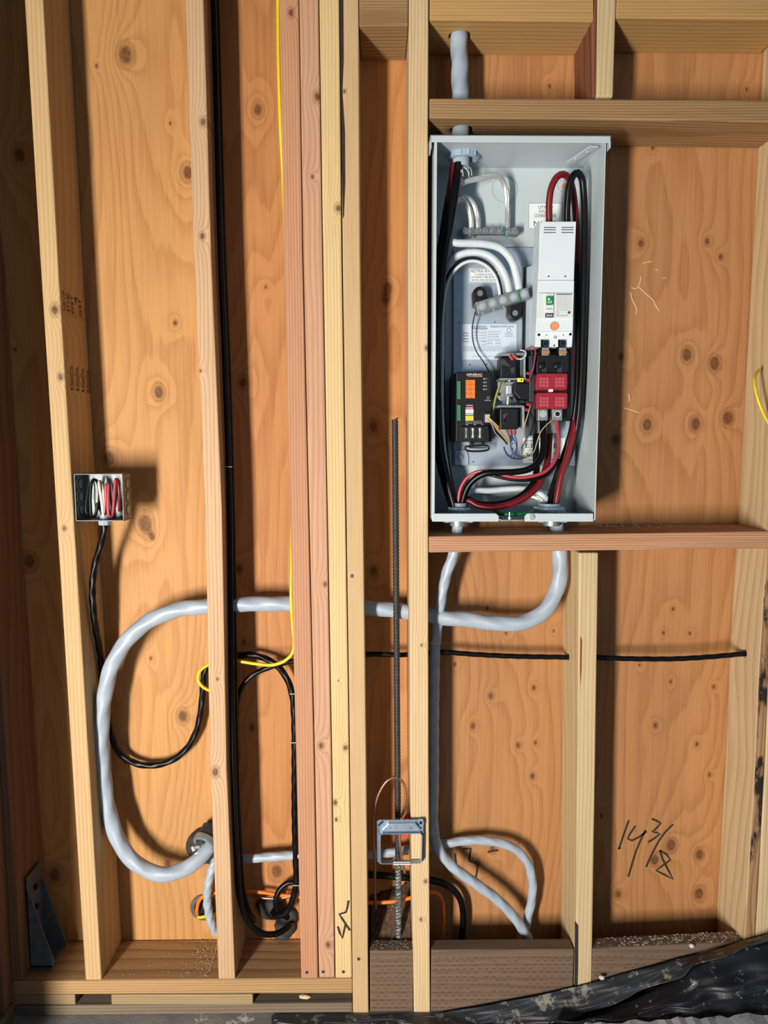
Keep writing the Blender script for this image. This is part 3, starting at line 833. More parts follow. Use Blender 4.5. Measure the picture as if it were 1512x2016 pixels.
part('toggle_slot', MB().rect(1076, 607, 1088, 609, YBR - 0.0078, YBR - 0.0075), plain('slot_shadow_grey', srgb(150, 140, 128), 0.6), sw)
part('rating_plate', MB().rect(1073.5, 616.5, 1089, 625, YBR - 0.0085, YBR - 0.0075), INK, sw)
t = MB(); print_on(t, '200A', 1075, 618.5, 1088, 623.5, YBR - 0.0088); part('rating_lettering', t, WINK, sw)
lp = part('rating_label', MB().prism([(1094, 579), (1129, 579), (1128, 625), (1093, 625)], YBR - 0.0046, YBR - 0.004), WPLAS2, brk)
t = MB(); rn = random.Random(9)
t.prism([(1094, 578), (1127, 578), (1125, 581), (1096, 581)], YBR - 0.005, YBR - 0.0046)
for y in range(584, 612, 3):
    x = 1096
    while x < 1124:
        w = rn.uniform(2, 6); stroke(t, [(x, y), (min(x + w, 1125), y)], 0.7, YBR - 0.005); x += w + 1.3
for k in range(10):
    a = 2 * math.pi * k / 10; a2 = a + 0.63
    stroke(t, [(1097.5 + 2.6 * math.cos(a), 615.5 + 2.6 * math.sin(a)), (1097.5 + 2.6 * math.cos(a2), 615.5 + 2.6 * math.sin(a2))], 0.6, YBR - 0.005)
print_on(t, 'CIRCUIT BREAKER', 1095, 620, 1118, 622.5, YBR - 0.005)
part('fine_print', t, GREYINK, lp)
rb = MB(); c = P(1120, 615.5, YBR - 0.005); rb.cyl(c + Vector((0, -0.0015, 0)), c, 0.0027, n=16); part('red_button', rb, REDW, brk)
od = MB(); c = P(1091.5, 642, YBR); od.cyl(c + Vector((0, -0.001, 0)), c, M(8.4, 1091, 642, YBR), n=32); part('orange_seal', od, ORANGED, brk)
od = MB(); od.ring(c + Vector((0, -0.0014, 0)), c, M(8.4, 1091, 642, YBR), M(7.6, 1091, 642, YBR), n=32); part('seal_rim', od, plain('seal_rim_orange', srgb(204, 104, 60), 0.5), brk)
vt = []
for x in (1071, 1106):
    for y in (447, 451.5, 457):
        part('vent_slot', MB().prism([(x + (447 - y) * 0.05, y), (x + 23, y), (x + 23, y + 1.6), (x + (447 - y) * 0.05, y + 1.6)], YBR - 0.0028, YBR - 0.0012), plain('vent_dark', srgb(70, 84, 88), 0.7) if not vt else vt[0], brk)
        if not vt: vt.append(bpy.data.materials['vent_dark'])
for x, y, r in ((1080, 544, 1.4), (1113, 544, 1.4), (1061, 659, 2.7), (1123, 658, 2.7), (1076, 659.5, 1.1), (1109, 659.5, 1.1), (1091, 680, 1.6)):
    h = MB(); c = P(x, y, YBR + (0.007 if y > 650 else -0.003)); h.cyl(c, c + Vector((0, 0.0012, 0)), M(r, x, y, YBR), n=14); part('screw_recess', h, BLACKP, brk)
h = MB(); c = P(1092, 664.5, YBR + 0.007); h.cyl(c + Vector((0, -0.002, 0)), c, M(3.2, 1092, 664, YBR), n=14); part('terminal_screw', h, STEEL, brk)
for x in (1074, 1108):
    w = MB(); w.rect(x - 9, 667, x + 9, 700, YBR + 0.020, YP - 0.004); part('terminal_bay', w, BLACKP, brk)
    w = MB(); c = P(x, 676, YBR + 0.02); w.ring(c + Vector((0, -0.004, 0)), c, M(6.5, x, 676, YBR), M(4.5, x, 676, YBR), n=20); part('terminal_screw', w, DARKSTEEL, brk)
    part('link_bar', MB().rect(x - 6.5, 684, x + 7, 700, YBR + 0.016, YBR + 0.020), ZINC, brk, 0.001)
    part('link_band', MB().rect(x - 7.5, 690, x + 8.5, 696, YBR + 0.013, YBR + 0.016), MICA, brk, 0.001)

# ---------------- transfer switch mechanism (contactor)
con = thing('contactor', P(1085, 860, YP), 'black contactor block under the breaker with a red pierced cover', 'contactor')
part('contactor_base', MB().rect(1046, 692, 1124, 829, 0.065, YP - 0.002), BLACKP, con, 0.002)
part('side_rail', MB().rect(1042, 700, 1052, 858, 0.05, 0.10), DARKSTEEL, con, 0.001)
part('upper_block', MB().rect(1056, 698, 1120, 736, 0.045, 0.066), BLACKP, con, 0.002)
for x in (1065, 1095):
    b_ = MB(); c = P(x, 721, 0.044); b_.cyl(c + Vector((0, -0.009, 0)), c, M(6.5, x, 721, 0.04), n=24); b_.ball(c + Vector((0, -0.009, 0)), M(6.5, x, 721, 0.04), sq=(1, 0.3, 1)); part('stud_cap', b_, BLACKP, con)
    part('copper_strap', MB().rect(x + 2, 714, x + 12, 735, 0.042, 0.045), DARKSTEEL, con, 0.0006)
Yr = 0.028
for y0, y1 in ((735, 768), (773, 805)):
    rc = part('red_cover', MB().prism([(1057, y0 + 2), (1059, y0), (1115, y0), (1117.5, y0 + 3), (1117, y1 - 3), (1114, y1), (1057, y1), (1056, y1 - 2)], Yr, 0.066), REDCOV, con, 0.0012)
    for gx in (1064.5, 1095.5):
        for i in range(3):
            for j in range(3):
                h = MB(); c = P(gx + i * 6.4, y0 + 11 + j * 6.6 + (0.5 if y0 > 770 else 0), Yr); h.ring(c + Vector((0, -0.0006, 0)), c + Vector((0, 0.0004, 0)), M(2.4, 1080, y0, Yr), M(1.75, 1080, y0, Yr), n=12)
                h2 = part('pierced_hole', h, plain('hole_rim_pink', srgb(214, 130, 142), 0.5) if 'hole_rim_pink' not in bpy.data.materials else bpy.data.materials['hole_rim_pink'], rc)
part('cover_gap', MB().rect(1056, 768, 1117, 773, Yr + 0.008, 0.066), BLACKP, con)
part('cover_clip', MB().rect(1081, 766, 1089, 771.5, Yr - 0.003, Yr + 0.009), WPLAS, con, 0.0005)
for x, y in ((1069, 815), (1097.5, 815)):
    lg = part('lug', MB().rect(x - 9.5, 805.5, x + 9.5, 828, 0.036, 0.066), ALU, con, 0.001)
    r_ = MB(); c = P(x, y, 0.036); r_.ring(c + Vector((0, -0.0012, 0)), c + Vector((0, 0.001, 0)), M(7, x, y, 0.036), M(4.6, x, y, 0.036), n=24)
    part('lug_collar', r_, STEEL, lg)
    r_ = MB(); r_.cyl(c + Vector((0, -0.0004, 0)), c + Vector((0, 0.001, 0)), M(4.4, x, y, 0.036), n=20)
    part('lug_screw', r_, STEEL if x < 1080 else BLACKP, lg)
for x, y in ((1058, 840), (1089, 841)):
    lg = part('lug', MB().rect(x - 9, 829, x + 9, 853, 0.07, 0.10), plain('dull_lug_%d' % x, srgb(122, 124, 122), 0.5, 0.4), con, 0.001)
    r_ = MB(); c = P(x, y, 0.07); r_.ring(c + Vector((0, -0.0012, 0)), c + Vector((0, 0.001, 0)), M(6.5, x, y, 0.07), M(4.2, x, y, 0.07), n=24)
    part('lug_collar', r_, ALU, lg)

cl = thing('solenoid_assembly', P(1010, 850, YP), 'pair of black solenoid coils joined by a bright steel rod, left of the contactor', 'solenoid')
part('coil', MB().prism([(985, 703), (1018, 703), (1018, 745), (985, 745)], 0.052, 0.10), BLACKP, cl, 0.003)
part('coil', MB().prism([(984, 803), (1021, 803), (1021, 845), (984, 845)], 0.052, 0.10), BLACKP, cl, 0.003)
tp = MB()
for (x0, x1, x2, x3, y0, y1) in ((985, 992, 998, 1006, 706, 722), (1004, 1012, 1014, 1008, 722, 738), (990, 1000, 998, 988, 812, 836)):
    tp.prism([(x0, y0 + 5), (x1, y0), (x2, y0 + 8), (x3, y1), (x0 + 3, y1 - 4)], 0.0512, 0.052)
part('coil_tape', tp, plain('coil_tape_grey', srgb(48, 50, 54), 0.5), cl)
fr = MB()
fr.prism([(981, 696), (1036, 694), (1036, 699), (981, 701)], 0.05, 0.105)
fr.prism([(984, 744), (1036, 744), (1036, 748), (984, 748)], 0.045, 0.105)
fr.prism([(1031, 697), (1035, 697), (1035, 746), (1031, 746)], 0.047, 0.105)
part('upper_frame', fr, ZINC, cl, 0.0008)
fr = MB()
fr.prism([(980, 798), (1032, 798), (1032, 802), (980, 802)], 0.045, 0.105)
fr.prism([(1029, 800), (1033, 800), (1033, 842), (1029, 842)], 0.047, 0.105)
part('lower_frame', fr, ZINC, cl, 0.0008)
cyl_ = MB(); cyl_.cyl(P(1026, 704, 0.075), P(1026, 743, 0.075), 0.006, n=16); cyl_.cyl(P(1024, 806, 0.075), P(1024, 840, 0.075), 0.0055, n=16)
part('coil_edge', cyl_, DARKSTEEL, cl)
rd = MB(); rd.cyl(P(1003, 748, 0.06), P(999, 800, 0.06), 0.0034, n=16)
part('plunger_rod', rd, STEEL, cl)
rd = MB(); rd.rect(997, 758, 1008, 777, 0.053, 0.066)
part('rod_link', rd, STEEL, cl, 0.002)
for y in (752, 776):
    part('clevis', MB().rect(996, y, 1010, y + 5, 0.05, 0.068), ZINC, cl, 0.001)
lv = MB(); lv.prism([(980, 752), (996, 752), (997, 792), (984, 788), (977, 778), (980, 762)], 0.082, 0.085)
part('crank_plate', lv, ZINC, cl, 0.0006)
h = MB(); c = P(983, 776, 0.081); h.cyl(c, c + Vector((0, 0.001, 0)), 0.0036, n=14); part('crank_hole', h, BLACKP, cl)
part('limit_switch', MB().prism([(1014, 752), (1042, 755), (1042, 788), (1024, 786), (1012, 772)], 0.055, 0.10), BLACKP, cl, 0.002)
yc = part('yellow_connector', MB().rect(1019, 744, 1031, 752, 0.040, 0.047), YELLOWP, cl, 0.0008)
h = MB(); c = P(1026.5, 748, 0.0398); h.cyl(c, c + Vector((0, 0.001, 0)), 0.0017, n=10); part('socket', h, BLACKP, yc)
for pts in (((1003, 699), (1010, 708), 0.046), ((1010, 698), (1018, 706), 0.046), ((1003, 845), (1006, 856), 0.05), ((1013, 845), (1013, 856), 0.05), ((1036, 735), (1044, 735), 0.045), ((1036, 748), (1044, 748), 0.045), ((1036, 795), (1046, 797), 0.045), ((1034, 806), (1042, 808), 0.045)):
    r_ = MB(); r_.tube([P(*pts[0], pts[2]), P((pts[0][0] + pts[1][0]) / 2, (pts[0][1] + pts[1][1]) / 2, pts[2]), P(*pts[1], pts[2])], 0.0038, n=10, flat=0.6)
    part('crimp_connector', r_, REDCON, cl)

# ---------------- controller
ct = thing('control_module', P(930, 885, YP), 'black control module with orange terminal label at the lower left of the cabinet', 'control module')
YC = 0.070
part('module_case', MB().prism([(898, 732), (968.5, 732), (968, 870), (897, 870)], YC, YP - 0.002), BLACKP, ct, 0.002)
part('terminal_step', MB().prism([(888, 742), (899, 742), (898, 868), (888, 868)], YC + 0.012, YP - 0.002), BLACKP, ct, 0.001)
for y0, y1 in ((750, 786), (797, 828)):
    tb = part('terminal_strip', MB().rect(900, y0, 907, y1, YC - 0.004, YC), GREENP, ct, 0.0006)
    y = y0 + 2.5
    while y < y1:
        h = MB(); c = P(905, y, YC - 0.004); h.cyl(c + Vector((0, -0.0006, 0)), c, 0.0012, n=8); part('terminal_screw', h, ZINC, tb); y += 4.6
t = MB(); print_on(t, 'GENERAC', 918.5, 735.2, 949.5, 739.6, YC - 0.0006)
for i in range(4): print_on(t, 'A/C %d' % (i + 1), 951, 744.5 + i * 6.9, 958.5, 747.3 + i * 6.9, YC - 0.0006)
print_on(t, 'UTILITY OK', 954, 787.3, 966, 789.3, YC - 0.0006)
print_on(t, 'Replace with same type fuse', 917, 828.5, 949, 830.3, YC - 0.0006)
print_on(t, 'Caution', 917, 831.8, 930, 833.4, YC - 0.0006); print_on(t, 'Disconnect', 932, 831.8, 949, 833.4, YC - 0.0006)
for s_, x in (('N2', 917.5), ('N1', 933), ('T1', 947.5)): print_on(t, s_, x, 835, x + 4, 837.4, YC - 0.0006)
part('front_lettering', t, WINK, ct)
part('logo_underline', MB().prism([(921, 741.6), (949.5, 740.6), (949.5, 742), (921, 742)], YC - 0.0008, YC - 0.0004), ORANGED, ct)
ol = part('orange_label', MB().rect(917, 748, 935, 784.5, YC - 0.0007, YC), ORANGEP, ct)
t = MB()
for i in range(4):
    print_on(t, 'A/C %d' % (i + 1), 922.5, 750 + i * 9, 929.5, 752.6 + i * 9, YC - 0.001)
    print_on(t, 'COM', 922.5, 754.8 + i * 9, 929.5, 756.6 + i * 9, YC - 0.001)
    stroke(t, [(917, 757.2 + i * 9), (935, 757.2 + i * 9)], 0.5, YC - 0.001)
    for j in range(2): print_on(t, str(2 * i + j + 1), 918.6, 749.6 + i * 9 + j * 4.6, 919.8, 751.6 + i * 9 + j * 4.6, YC - 0.001)
part('lettering', t, INK, ol)
for y0, y1, mt, nm in ((795, 801, INK, 'warning_label'), (801.3, 805.5, PINKP, 'magenta_label'), (806, 814, WPAPER, 'white_label'), (815.5, 817, WPAPER, 'white_label'), (818.8, 827.8, YELLOWP, 'yellow_label')):
    s_ = part(nm, MB().rect(916.6, y0, 932, y1, YC - 0.0007, YC), mt, ct)
    t = MB()
    if nm == 'warning_label':
        print_on(t, 'WARNING', 918, 797, 931, 799.4, YC - 0.001); part('lettering', t, WINK, s_)
    elif nm == 'magenta_label':
        print_on(t, 'N1 FUSE', 918, 802.2, 930, 804.4, YC - 0.001); part('lettering', t, WINK, s_)
    elif y1 - y0 > 5:
        for k in range(2): stroke(t, [(918.5, y0 + 2.4 + k * 3.6), (930, y0 + 2.4 + k * 3.6)], 0.8, YC - 0.001)
        part('lettering', t, GREYINK, s_)
part('blue_stripe', MB().rect(916.6, 814.3, 932, 815.3, YC - 0.0007, YC), BLUEW, ct)
for i in range(4):
    h = MB(); c = P(962, 746 + i * 6.9, YC); h.ring(c + Vector((0, -0.0006, 0)), c, 0.0018, 0.0012, n=14); part('lamp_ring', h, plain('lamp_ring_grey', srgb(60, 62, 66), 0.4) if i == 0 else bpy.data.materials['lamp_ring_grey'], ct)
h = MB(); c = P(961, 783, YC); h.ring(c + Vector((0, -0.0006, 0)), c, 0.0031, 0.0022, n=16); h.cyl(c + Vector((0, -0.0004, 0)), c, 0.001, n=10); part('lamp_ring', h, ZINC, ct)
so = part('plug_socket', MB().rect(952, 810, 966.5, 834, YC - 0.006, YC), BLACKP, ct, 0.0008)
part('plug', MB().rect(955, 815.5, 965, 831.5, YC - 0.011, YC - 0.006), plain('plug_grey', srgb(160, 166, 172), 0.5), so, 0.0006)
fb = part('fuse_block', MB().prism([(908, 840), (962, 838), (964, 870), (905, 870)], YC - 0.012, YC), BLACKP, ct, 0.0015)
for x in (918, 931, 945):
    f_ = MB(); f_.cyl(P(x, 844, YC - 0.014), P(x, 861, YC - 0.014), 0.0017 if x > 920 else 0.0012, n=12)
    for y in (843, 857): f_.cyl(P(x, y, YC - 0.014), P(x, y + 4.5, YC - 0.014), 0.0030 if x > 920 else 0.002, n=12)
    part('fuse', f_, STEEL if x > 920 else ZINC, fb)
    part('fuse_clip', MB().rect(x - 5, 841, x + 4.5, 864, YC - 0.0126, YC - 0.012), plain('fuse_bed_green', srgb(26, 44, 40), 0.5) if 'fuse_bed_green' not in bpy.data.materials else bpy.data.materials['fuse_bed_green'], fb)
for x in (930, 951): part('latch_arm', MB().rect(x - 4, 870, x + 4, 878, YC + 0.01, YC + 0.03), BLACKP, ct, 0.001)
hd = MB()
pts = [(917, 879), (960, 878), (963, 882), (960, 886), (920, 887), (916, 883), (917, 879), (925, 878.7)]
hd.tube([P(x, y, YC + 0.012) for x, y in pts], 0.0022, n=8)
hd.rect(924, 880.5, 958, 882.5, YC + 0.012, YC + 0.016)
part('pull_handle', hd, BLACKP, ct)

# ---------------- bus bars
gb = thing('ground_bar', P(965, 462, YBI), 'short metal ground bar with a row of slotted screws at the top of the cabinet', 'bus bar')
part('bar', MB().rect(908, 448, 1021, 461, 0.102, 0.114), ALU, gb, 0.001)
for x in (914, 1015):
    part('standoff', MB().rect(x - 4, 446, x + 4, 463, 0.114, YBI), ZINC, gb, 0.001)
for i, x in enumerate((914, 928, 943, 957, 971, 986, 1000, 1014)):
    c = P(x, 453, 0.102)
    s_ = part('screw', MB().cyl(c + Vector((0, -0.0035, 0)), c, M(4.8, x, 453, 0.1), M(5.2, x, 453, 0.1), n=18), GREENW if x == 986 and False else ZINC, gb)
    a = random.uniform(0, 3.1); u = Vector((math.cos(a), 0, math.sin(a))) * M(4.4, x, 453, 0.1); w = Vector((-u.z, 0, u.x)).normalized() * 0.0005
    sl = MB(); q = c + Vector((0, -0.0037, 0)); sl.add([q + u + w, q + u - w, q - u - w, q - u + w], [(0, 1, 2, 3)]); part('slot', sl, INK, s_)
for x, y in ((925, 468), (998, 466)):
    part('wire_tail', MB().cyl(P(x, 459, 0.108), P(x, y, 0.108), M(3.6, x, y, 0.1), n=12), COPPER if False else ZINC, gb)
part('green_mark', MB().rect(991.5, 447.6, 994.5, 461.4, 0.1012, 0.1142), GREENP, gb)

nb = thing('neutral_bar', P(990, 630, YP), 'slanted aluminium neutral bar with five round screws on black insulators', 'bus bar')
for (cx, cy, s) in ((945, 577, 1), (1014, 617, -1)):
    poly = []
    for k in range(13):
        a = math.pi * k / 12
        poly.append((cx + 13.5 * math.cos(a), cy - s * 13.5 * math.sin(a)))
    ins = MB(); ins.prism(poly + [(cx - 12, cy + s * 26), (cx + 17, cy + s * 22)], 0.088, YP - 0.001)
    io = part('insulator', ins, BLACKP, nb, 0.003)
    c = P(cx, cy + s * 0.5, 0.088); sc_ = MB(); sc_.ring(c + Vector((0, -0.002, 0)), c, M(5.6, cx, cy, 0.088), M(3.0, cx, cy, 0.088), n=18); sc_.cyl(c + Vector((0, -0.001, 0)), c, M(3.2, cx, cy, 0.088), n=14)
    part('insulator_bolt', sc_, ALU, io)
part('bar', MB().prism([(936.5, 594.5), (1039, 565), (1044, 586.5), (941.5, 618)], 0.052, 0.088), ALU, nb, 0.0012)
for i in range(5):
    x = 949 + i * 20.6; y = 603 - i * 6.1
    c = P(x, y, 0.052)
    ri = MB(); ri.ring(c + Vector((0, -0.0006, 0)), c + Vector((0, 0.001, 0)), M(7.8, x, y, 0.052), M(6.6, x, y, 0.052), n=24); sc_ = part('screw_rim', ri, STEEL, nb)
    q = MB(); q.cyl(c + Vector((0, -0.0014, 0)), c, M(5.4, x, y, 0.052), M(6, x, y, 0.052), n=20); q.cyl(c + Vector((0, -0.0022, 0)), c + Vector((0, -0.0012, 0)), M(2.6, x, y, 0.052), n=6, smooth=False); part('screw', q, STEEL, sc_)
part('green_stripe', MB().prism([(1018.5, 570.8), (1022, 569.8), (1027, 592), (1023.5, 593)], 0.0512, 0.0885), GREENP, nb)
for x, y in ((951, 616), (972, 610), (992, 604)):
    b_ = MB(); b_.ball(P(x, y, 0.058), 0.002, n=8); part('wire_end', b_, STEEL, nb)

# ------------------------------------------------------------------ wires and cables
def cable(name, pts, w, mat, label, cat='wire', n=12, lobes=0, amp=0.0, twist=0.0, group=None, wob=0.0, flat=1.0, step=0.006, rf=None):
    """w: thickness in pixels as the photo shows it at the first listed point"""
    mid = pts[len(pts) // 2]
    r = M(w, *mid) / 2
    mb = MB(); mb.tube([P(*p) for p in pts], r, n=n, lobes=lobes, amp=amp, twist=twist, wob=wob, flat=flat, step=step, rf=rf, seed=len(label))
    return solo(name, mb, mat, label, cat, group)

STR = dict(n=35, lobes=7, amp=0.17, twist=300, step=0.003)     # bare stranded conductor
SER = dict(n=30, lobes=3, amp=0.06, twist=34)                   # three conductors twisted under a jacket
UF = dict(n=26, lobes=3, amp=0.05, twist=45)

# main cable from above into the cabinet
cable('service_cable', [(903, -60, 0.062), (903, 60, 0.062), (905, 130, 0.06), (906, 190, 0.058), (907, 260, 0.056), (908, 330, 0.054)], 33, GREYC,
      'thick pale grey cable coming down through the blocks into the cabinet top', 'cable', **SER)
sh = MB()
for k in range(7):
    a = P(900 + k * 4.2, 329, 0.040 + 0.002 * k); b = P(903 + k * 4.6 + random.uniform(-3, 6), 338 + random.uniform(0, 12), 0.036)
    sh.tube([a, (a + b) / 2 + Vector((0.001, -0.002, 0)), b], 0.0009, n=5)
solo('cut_cable_fibres', sh, WINK, 'frayed white fibres at the cut end of the top cable', 'fibres', kind='stuff')
# bundle down the left side of the cabinet
cable('feeder_wire', [(893, 322, 0.050), (889, 350, 0.05), (880, 420, 0.055), (870, 500, 0.06), (864, 600, 0.07), (862, 750, 0.075), (868, 870, 0.07), (882, 940, 0.06), (897, 1003, 0.048)], 12, REDW,
      'red feeder wire from the top bushing, mostly hidden in the left bundle')
cable('feeder_wire', [(903, 322, 0.045), (898, 360, 0.040), (889, 420, 0.038), (876, 490, 0.040), (868, 560, 0.05), (862, 650, 0.06), (860, 780, 0.06), (866, 880, 0.055), (880, 945, 0.05), (896, 1003, 0.042)], 17, BLACKW,
      'thick black feeder wire running down the left wall of the cabinet')
cable('feeder_wire', [(896, 324, 0.058), (886, 380, 0.056), (874, 450, 0.056), (862, 540, 0.056), (857, 640, 0.06), (856, 780, 0.062), (861, 880, 0.06), (876, 950, 0.055), (893, 1003, 0.05)], 16, BLACKW,
      'second black feeder wire, hard against the left wall of the cabinet')
cable('feeder_wire', [(876, 470, 0.075), (872, 560, 0.085), (870, 700, 0.088), (872, 830, 0.085), (882, 920, 0.07), (899, 1003, 0.052)], 12, BLACKW,
      'black wire behind the white neutral down the left of the cabinet')
# neutrals
cable('neutral_wire', [(866, 458, 0.060), (875, 470, 0.058), (896, 478, 0.056), (925, 479, 0.056), (958, 481, 0.056), (985, 489, 0.058), (1006, 511, 0.062), (1016, 540, 0.066), (1022, 572, 0.069)], 15, WHITEW,
      'upper thick white wire arching to the right end of the neutral bar')
cable('neutral_wire', [(882, 530, 0.085), (890, 512, 0.08), (910, 500, 0.074), (938, 497, 0.07), (963, 504, 0.068), (984, 524, 0.068), (997, 550, 0.069), (1004, 582, 0.070)], 14.5, WHITEW,
      'lower thick white wire arching over the bonding label to the neutral bar')
cable('neutral_wire', [(985, 590, 0.068), (981, 562, 0.064), (973, 541, 0.060), (957, 523, 0.058), (935, 514, 0.058), (913, 518, 0.062), (893, 535, 0.066), (880, 560, 0.068), (873, 600, 0.068), (871, 700, 0.066), (871, 800, 0.064), (875, 880, 0.058), (884, 940, 0.052), (896, 1003, 0.044)], 6.5, WHITEW,
      'thin white wire looping from the neutral bar down the left of the cabinet')
cable('loop_shadow', [(989, 588, 0.072), (985, 560, 0.068), (977, 537, 0.064), (960, 518, 0.062), (935, 508, 0.063), (910, 512, 0.067), (889, 530, 0.072), (875, 560, 0.075), (868, 610, 0.077)], 5, BLACKW,
      'thin black wire following the outside of the thin white loop')  # black strand added to stand in for the white wire's shadow
cable('sense_wire', [(942, 598, 0.09), (935, 618, 0.085), (930, 645, 0.095), (931, 670, 0.1), (938, 692, 0.1), (950, 710, 0.098), (961, 728, 0.09), (964, 736, 0.08)], 2.4, BLACKW,
      'hair-thin black wire crossing the data label to the control module')
# grounds
cable('ground_wire', [(903, 352, 0.060), (908, 360, 0.062), (922, 356, 0.066), (945, 351, 0.07), (968, 346, 0.076), (982, 348, 0.082), (991, 358, 0.090), (997, 378, 0.098), (999, 410, 0.106), (999, 452, 0.108)], 9.5, STEEL,
      'bare stranded wire from the top cable bending down to the ground bar', **STR)
cable('ground_wire', [(890, 408, 0.08), (897, 396, 0.08), (908, 393, 0.084), (918, 401, 0.092), (925, 420, 0.1), (929, 452, 0.108)], 9, STEEL, 'left of two bare stranded arcs into the ground bar', **STR)
cable('ground_wire', [(898, 400, 0.09), (905, 390, 0.09), (918, 389, 0.094), (931, 400, 0.1), (939, 422, 0.105), (942, 452, 0.108)], 8.5, STEEL, 'right of two bare stranded arcs into the ground bar', **STR)
cable('ground_wire', [(975, 1006, 0.03), (985, 1012, 0.012), (1000, 1013, 0.006), (1020, 1012.5, 0.006), (1038, 1011, 0.012), (1052, 1006, 0.03)], 7.5, GREENW, 'green wire lying behind the bottom lip of the cabinet')
# line loops on top of the breaker
cable('line_wire', [(1081, 470, 0.055), (1081, 437, 0.050), (1081, 400, 0.044), (1086, 368, 0.038), (1097, 348, 0.036), (1109, 343, 0.04), (1119, 350, 0.05), (1127, 372, 0.066), (1132, 410, 0.078), (1136, 480, 0.086), (1138, 600, 0.086), (1137, 720, 0.078), (1135, 800, 0.066), (1129, 850, 0.056), (1116, 900, 0.05), (1104, 940, 0.046), (1093, 1003, 0.044)], 13, REDW,
      'red line wire looping over the breaker and down the right side to the lower bushing', n=16)
cable('line_wire', [(1116, 470, 0.05), (1116, 437, 0.044), (1117, 400, 0.036), (1121, 365, 0.028), (1129, 345, 0.024), (1137, 340, 0.026), (1145, 350, 0.032), (1149, 380, 0.04), (1151, 450, 0.046), (1150, 560, 0.048), (1147, 680, 0.05), (1143, 770, 0.05), (1136, 840, 0.056), (1123, 890, 0.064), (1106, 930, 0.068), (1090, 965, 0.066), (1080, 1003, 0.058)], 13.5, BLACKW,
      'black line wire looping highest over the breaker and down the right side', n=16)
cable('line_wire', [(1136, 520, 0.07), (1139, 600, 0.066), (1138, 700, 0.06), (1134, 790, 0.058), (1124, 850, 0.066), (1110, 895, 0.072), (1094, 940, 0.074), (1083, 975, 0.07), (1076, 1003, 0.062)], 11, BLACKW,
      'black wire beside the breaker edge, running to the lower right bushing')
# load wires to the lower left bushing
cable('load_wire', [(1069, 822, 0.052), (1069, 840, 0.046), (1070, 870, 0.036), (1068, 893, 0.028), (1058, 912, 0.022), (1040, 924, 0.018), (1015, 929, 0.016), (985, 930, 0.016), (960, 931, 0.018), (940, 939, 0.024), (923, 955, 0.032), (914, 975, 0.038), (908, 1003, 0.044)], 13, BLACKW,
      'thick black wire from the left lug sweeping across to the lower left bushing', n=16)
cable('load_wire', [(1096, 822, 0.052), (1097, 840, 0.044), (1100, 866, 0.034), (1098, 890, 0.026), (1088, 914, 0.018), (1070, 930, 0.012), (1045, 938, 0.010), (1015, 940, 0.012), (985, 934, 0.018), (962, 928, 0.026), (940, 929, 0.034), (921, 939, 0.040), (908, 958, 0.044), (903, 978, 0.046), (902, 1003, 0.046)], 6.8, PINKW,
      'pale red wire from the right lug curving across the front of the wire bundle', n=14)
cable('load_wire', [(1100, 905, 0.05), (1092, 918, 0.034), (1076, 935, 0.020), (1048, 944, 0.014), (1015, 945, 0.016), (985, 940, 0.022), (955, 934, 0.030), (935, 944, 0.034), (918, 962, 0.040), (911, 982, 0.044), (907, 1003, 0.048)], 6.8, BLACKW,
      'slim black wire running just under the pale red wire')
cable('load_wire', [(1056, 846, 0.085), (1055, 870, 0.075), (1055, 900, 0.066), (1056, 930, 0.058), (1049, 952, 0.05), (1032, 972, 0.044), (1005, 986, 0.04), (970, 993, 0.04), (938, 991, 0.044), (918, 982, 0.05), (909, 1003, 0.052)], 13, BLACKW,
      'thick black wire from the rear lug sagging to the cabinet floor', n=16)
cable('load_wire', [(1083, 847, 0.085), (1081, 872, 0.075), (1078, 905, 0.062), (1070, 935, 0.052), (1055, 961, 0.042), (1032, 980, 0.034), (1002, 993, 0.030), (970, 999, 0.032), (940, 995, 0.040), (920, 985, 0.048), (911, 1003, 0.052)], 13, REDW,
      'thick red wire from the rear lug sagging lowest across the cabinet', n=16)
cable('neutral_wire', [(912, 985, 0.062), (918, 972, 0.075), (935, 966, 0.085), (965, 966, 0.09), (1000, 963, 0.09), (1030, 963, 0.086), (1055, 968, 0.08), (1074, 980, 0.07), (1085, 1003, 0.06)], 12, WHITEW,
      'thick white wire crossing low at the back between the two bottom bushings', n=16)
cable('ground_wire', [(1030, 975, 0.088), (1046, 976, 0.08), (1062, 982, 0.072), (1074, 1003, 0.064)], 9, STEEL, 'bare stranded wire end beside the lower right bushing', **STR)
# small control wiring
cable('control_wire', [(1017, 706, 0.046), (1026, 707, 0.036), (1035, 701, 0.034), (1034, 692, 0.036), (1024, 689, 0.04)], 2.6, WHITEW, 'thin white control wire curling at the upper coil')
cable('control_wire', [(1040, 737, 0.044), (1048, 730, 0.036), (1052, 712, 0.034), (1054, 692, 0.036), (1051, 683, 0.04), (1040, 686, 0.05), (1028, 696, 0.06)], 2.6, PINKW, 'thin pink control wire beside the upper coil')
cable('control_wire', [(1044, 745, 0.044), (1047, 735, 0.04), (1047, 710, 0.044), (1046, 690, 0.05)], 2.2, BLUEW, 'thin dark blue control wire beside the upper coil')
cable('control_wire', [(1044, 800, 0.044), (1038, 820, 0.036), (1030, 848, 0.036), (1025, 878, 0.05), (1027, 895, 0.07), (1040, 899, 0.08)], 2.4, TANW, 'thin grey-tan wire hanging left of the lugs')
cable('control_wire', [(1041, 812, 0.044), (1046, 830, 0.036), (1040, 858, 0.04), (1030, 875, 0.05), (1024, 888, 0.07)], 2.2, DARKSTEEL, 'thin dark wire hanging from the lower coil switch')
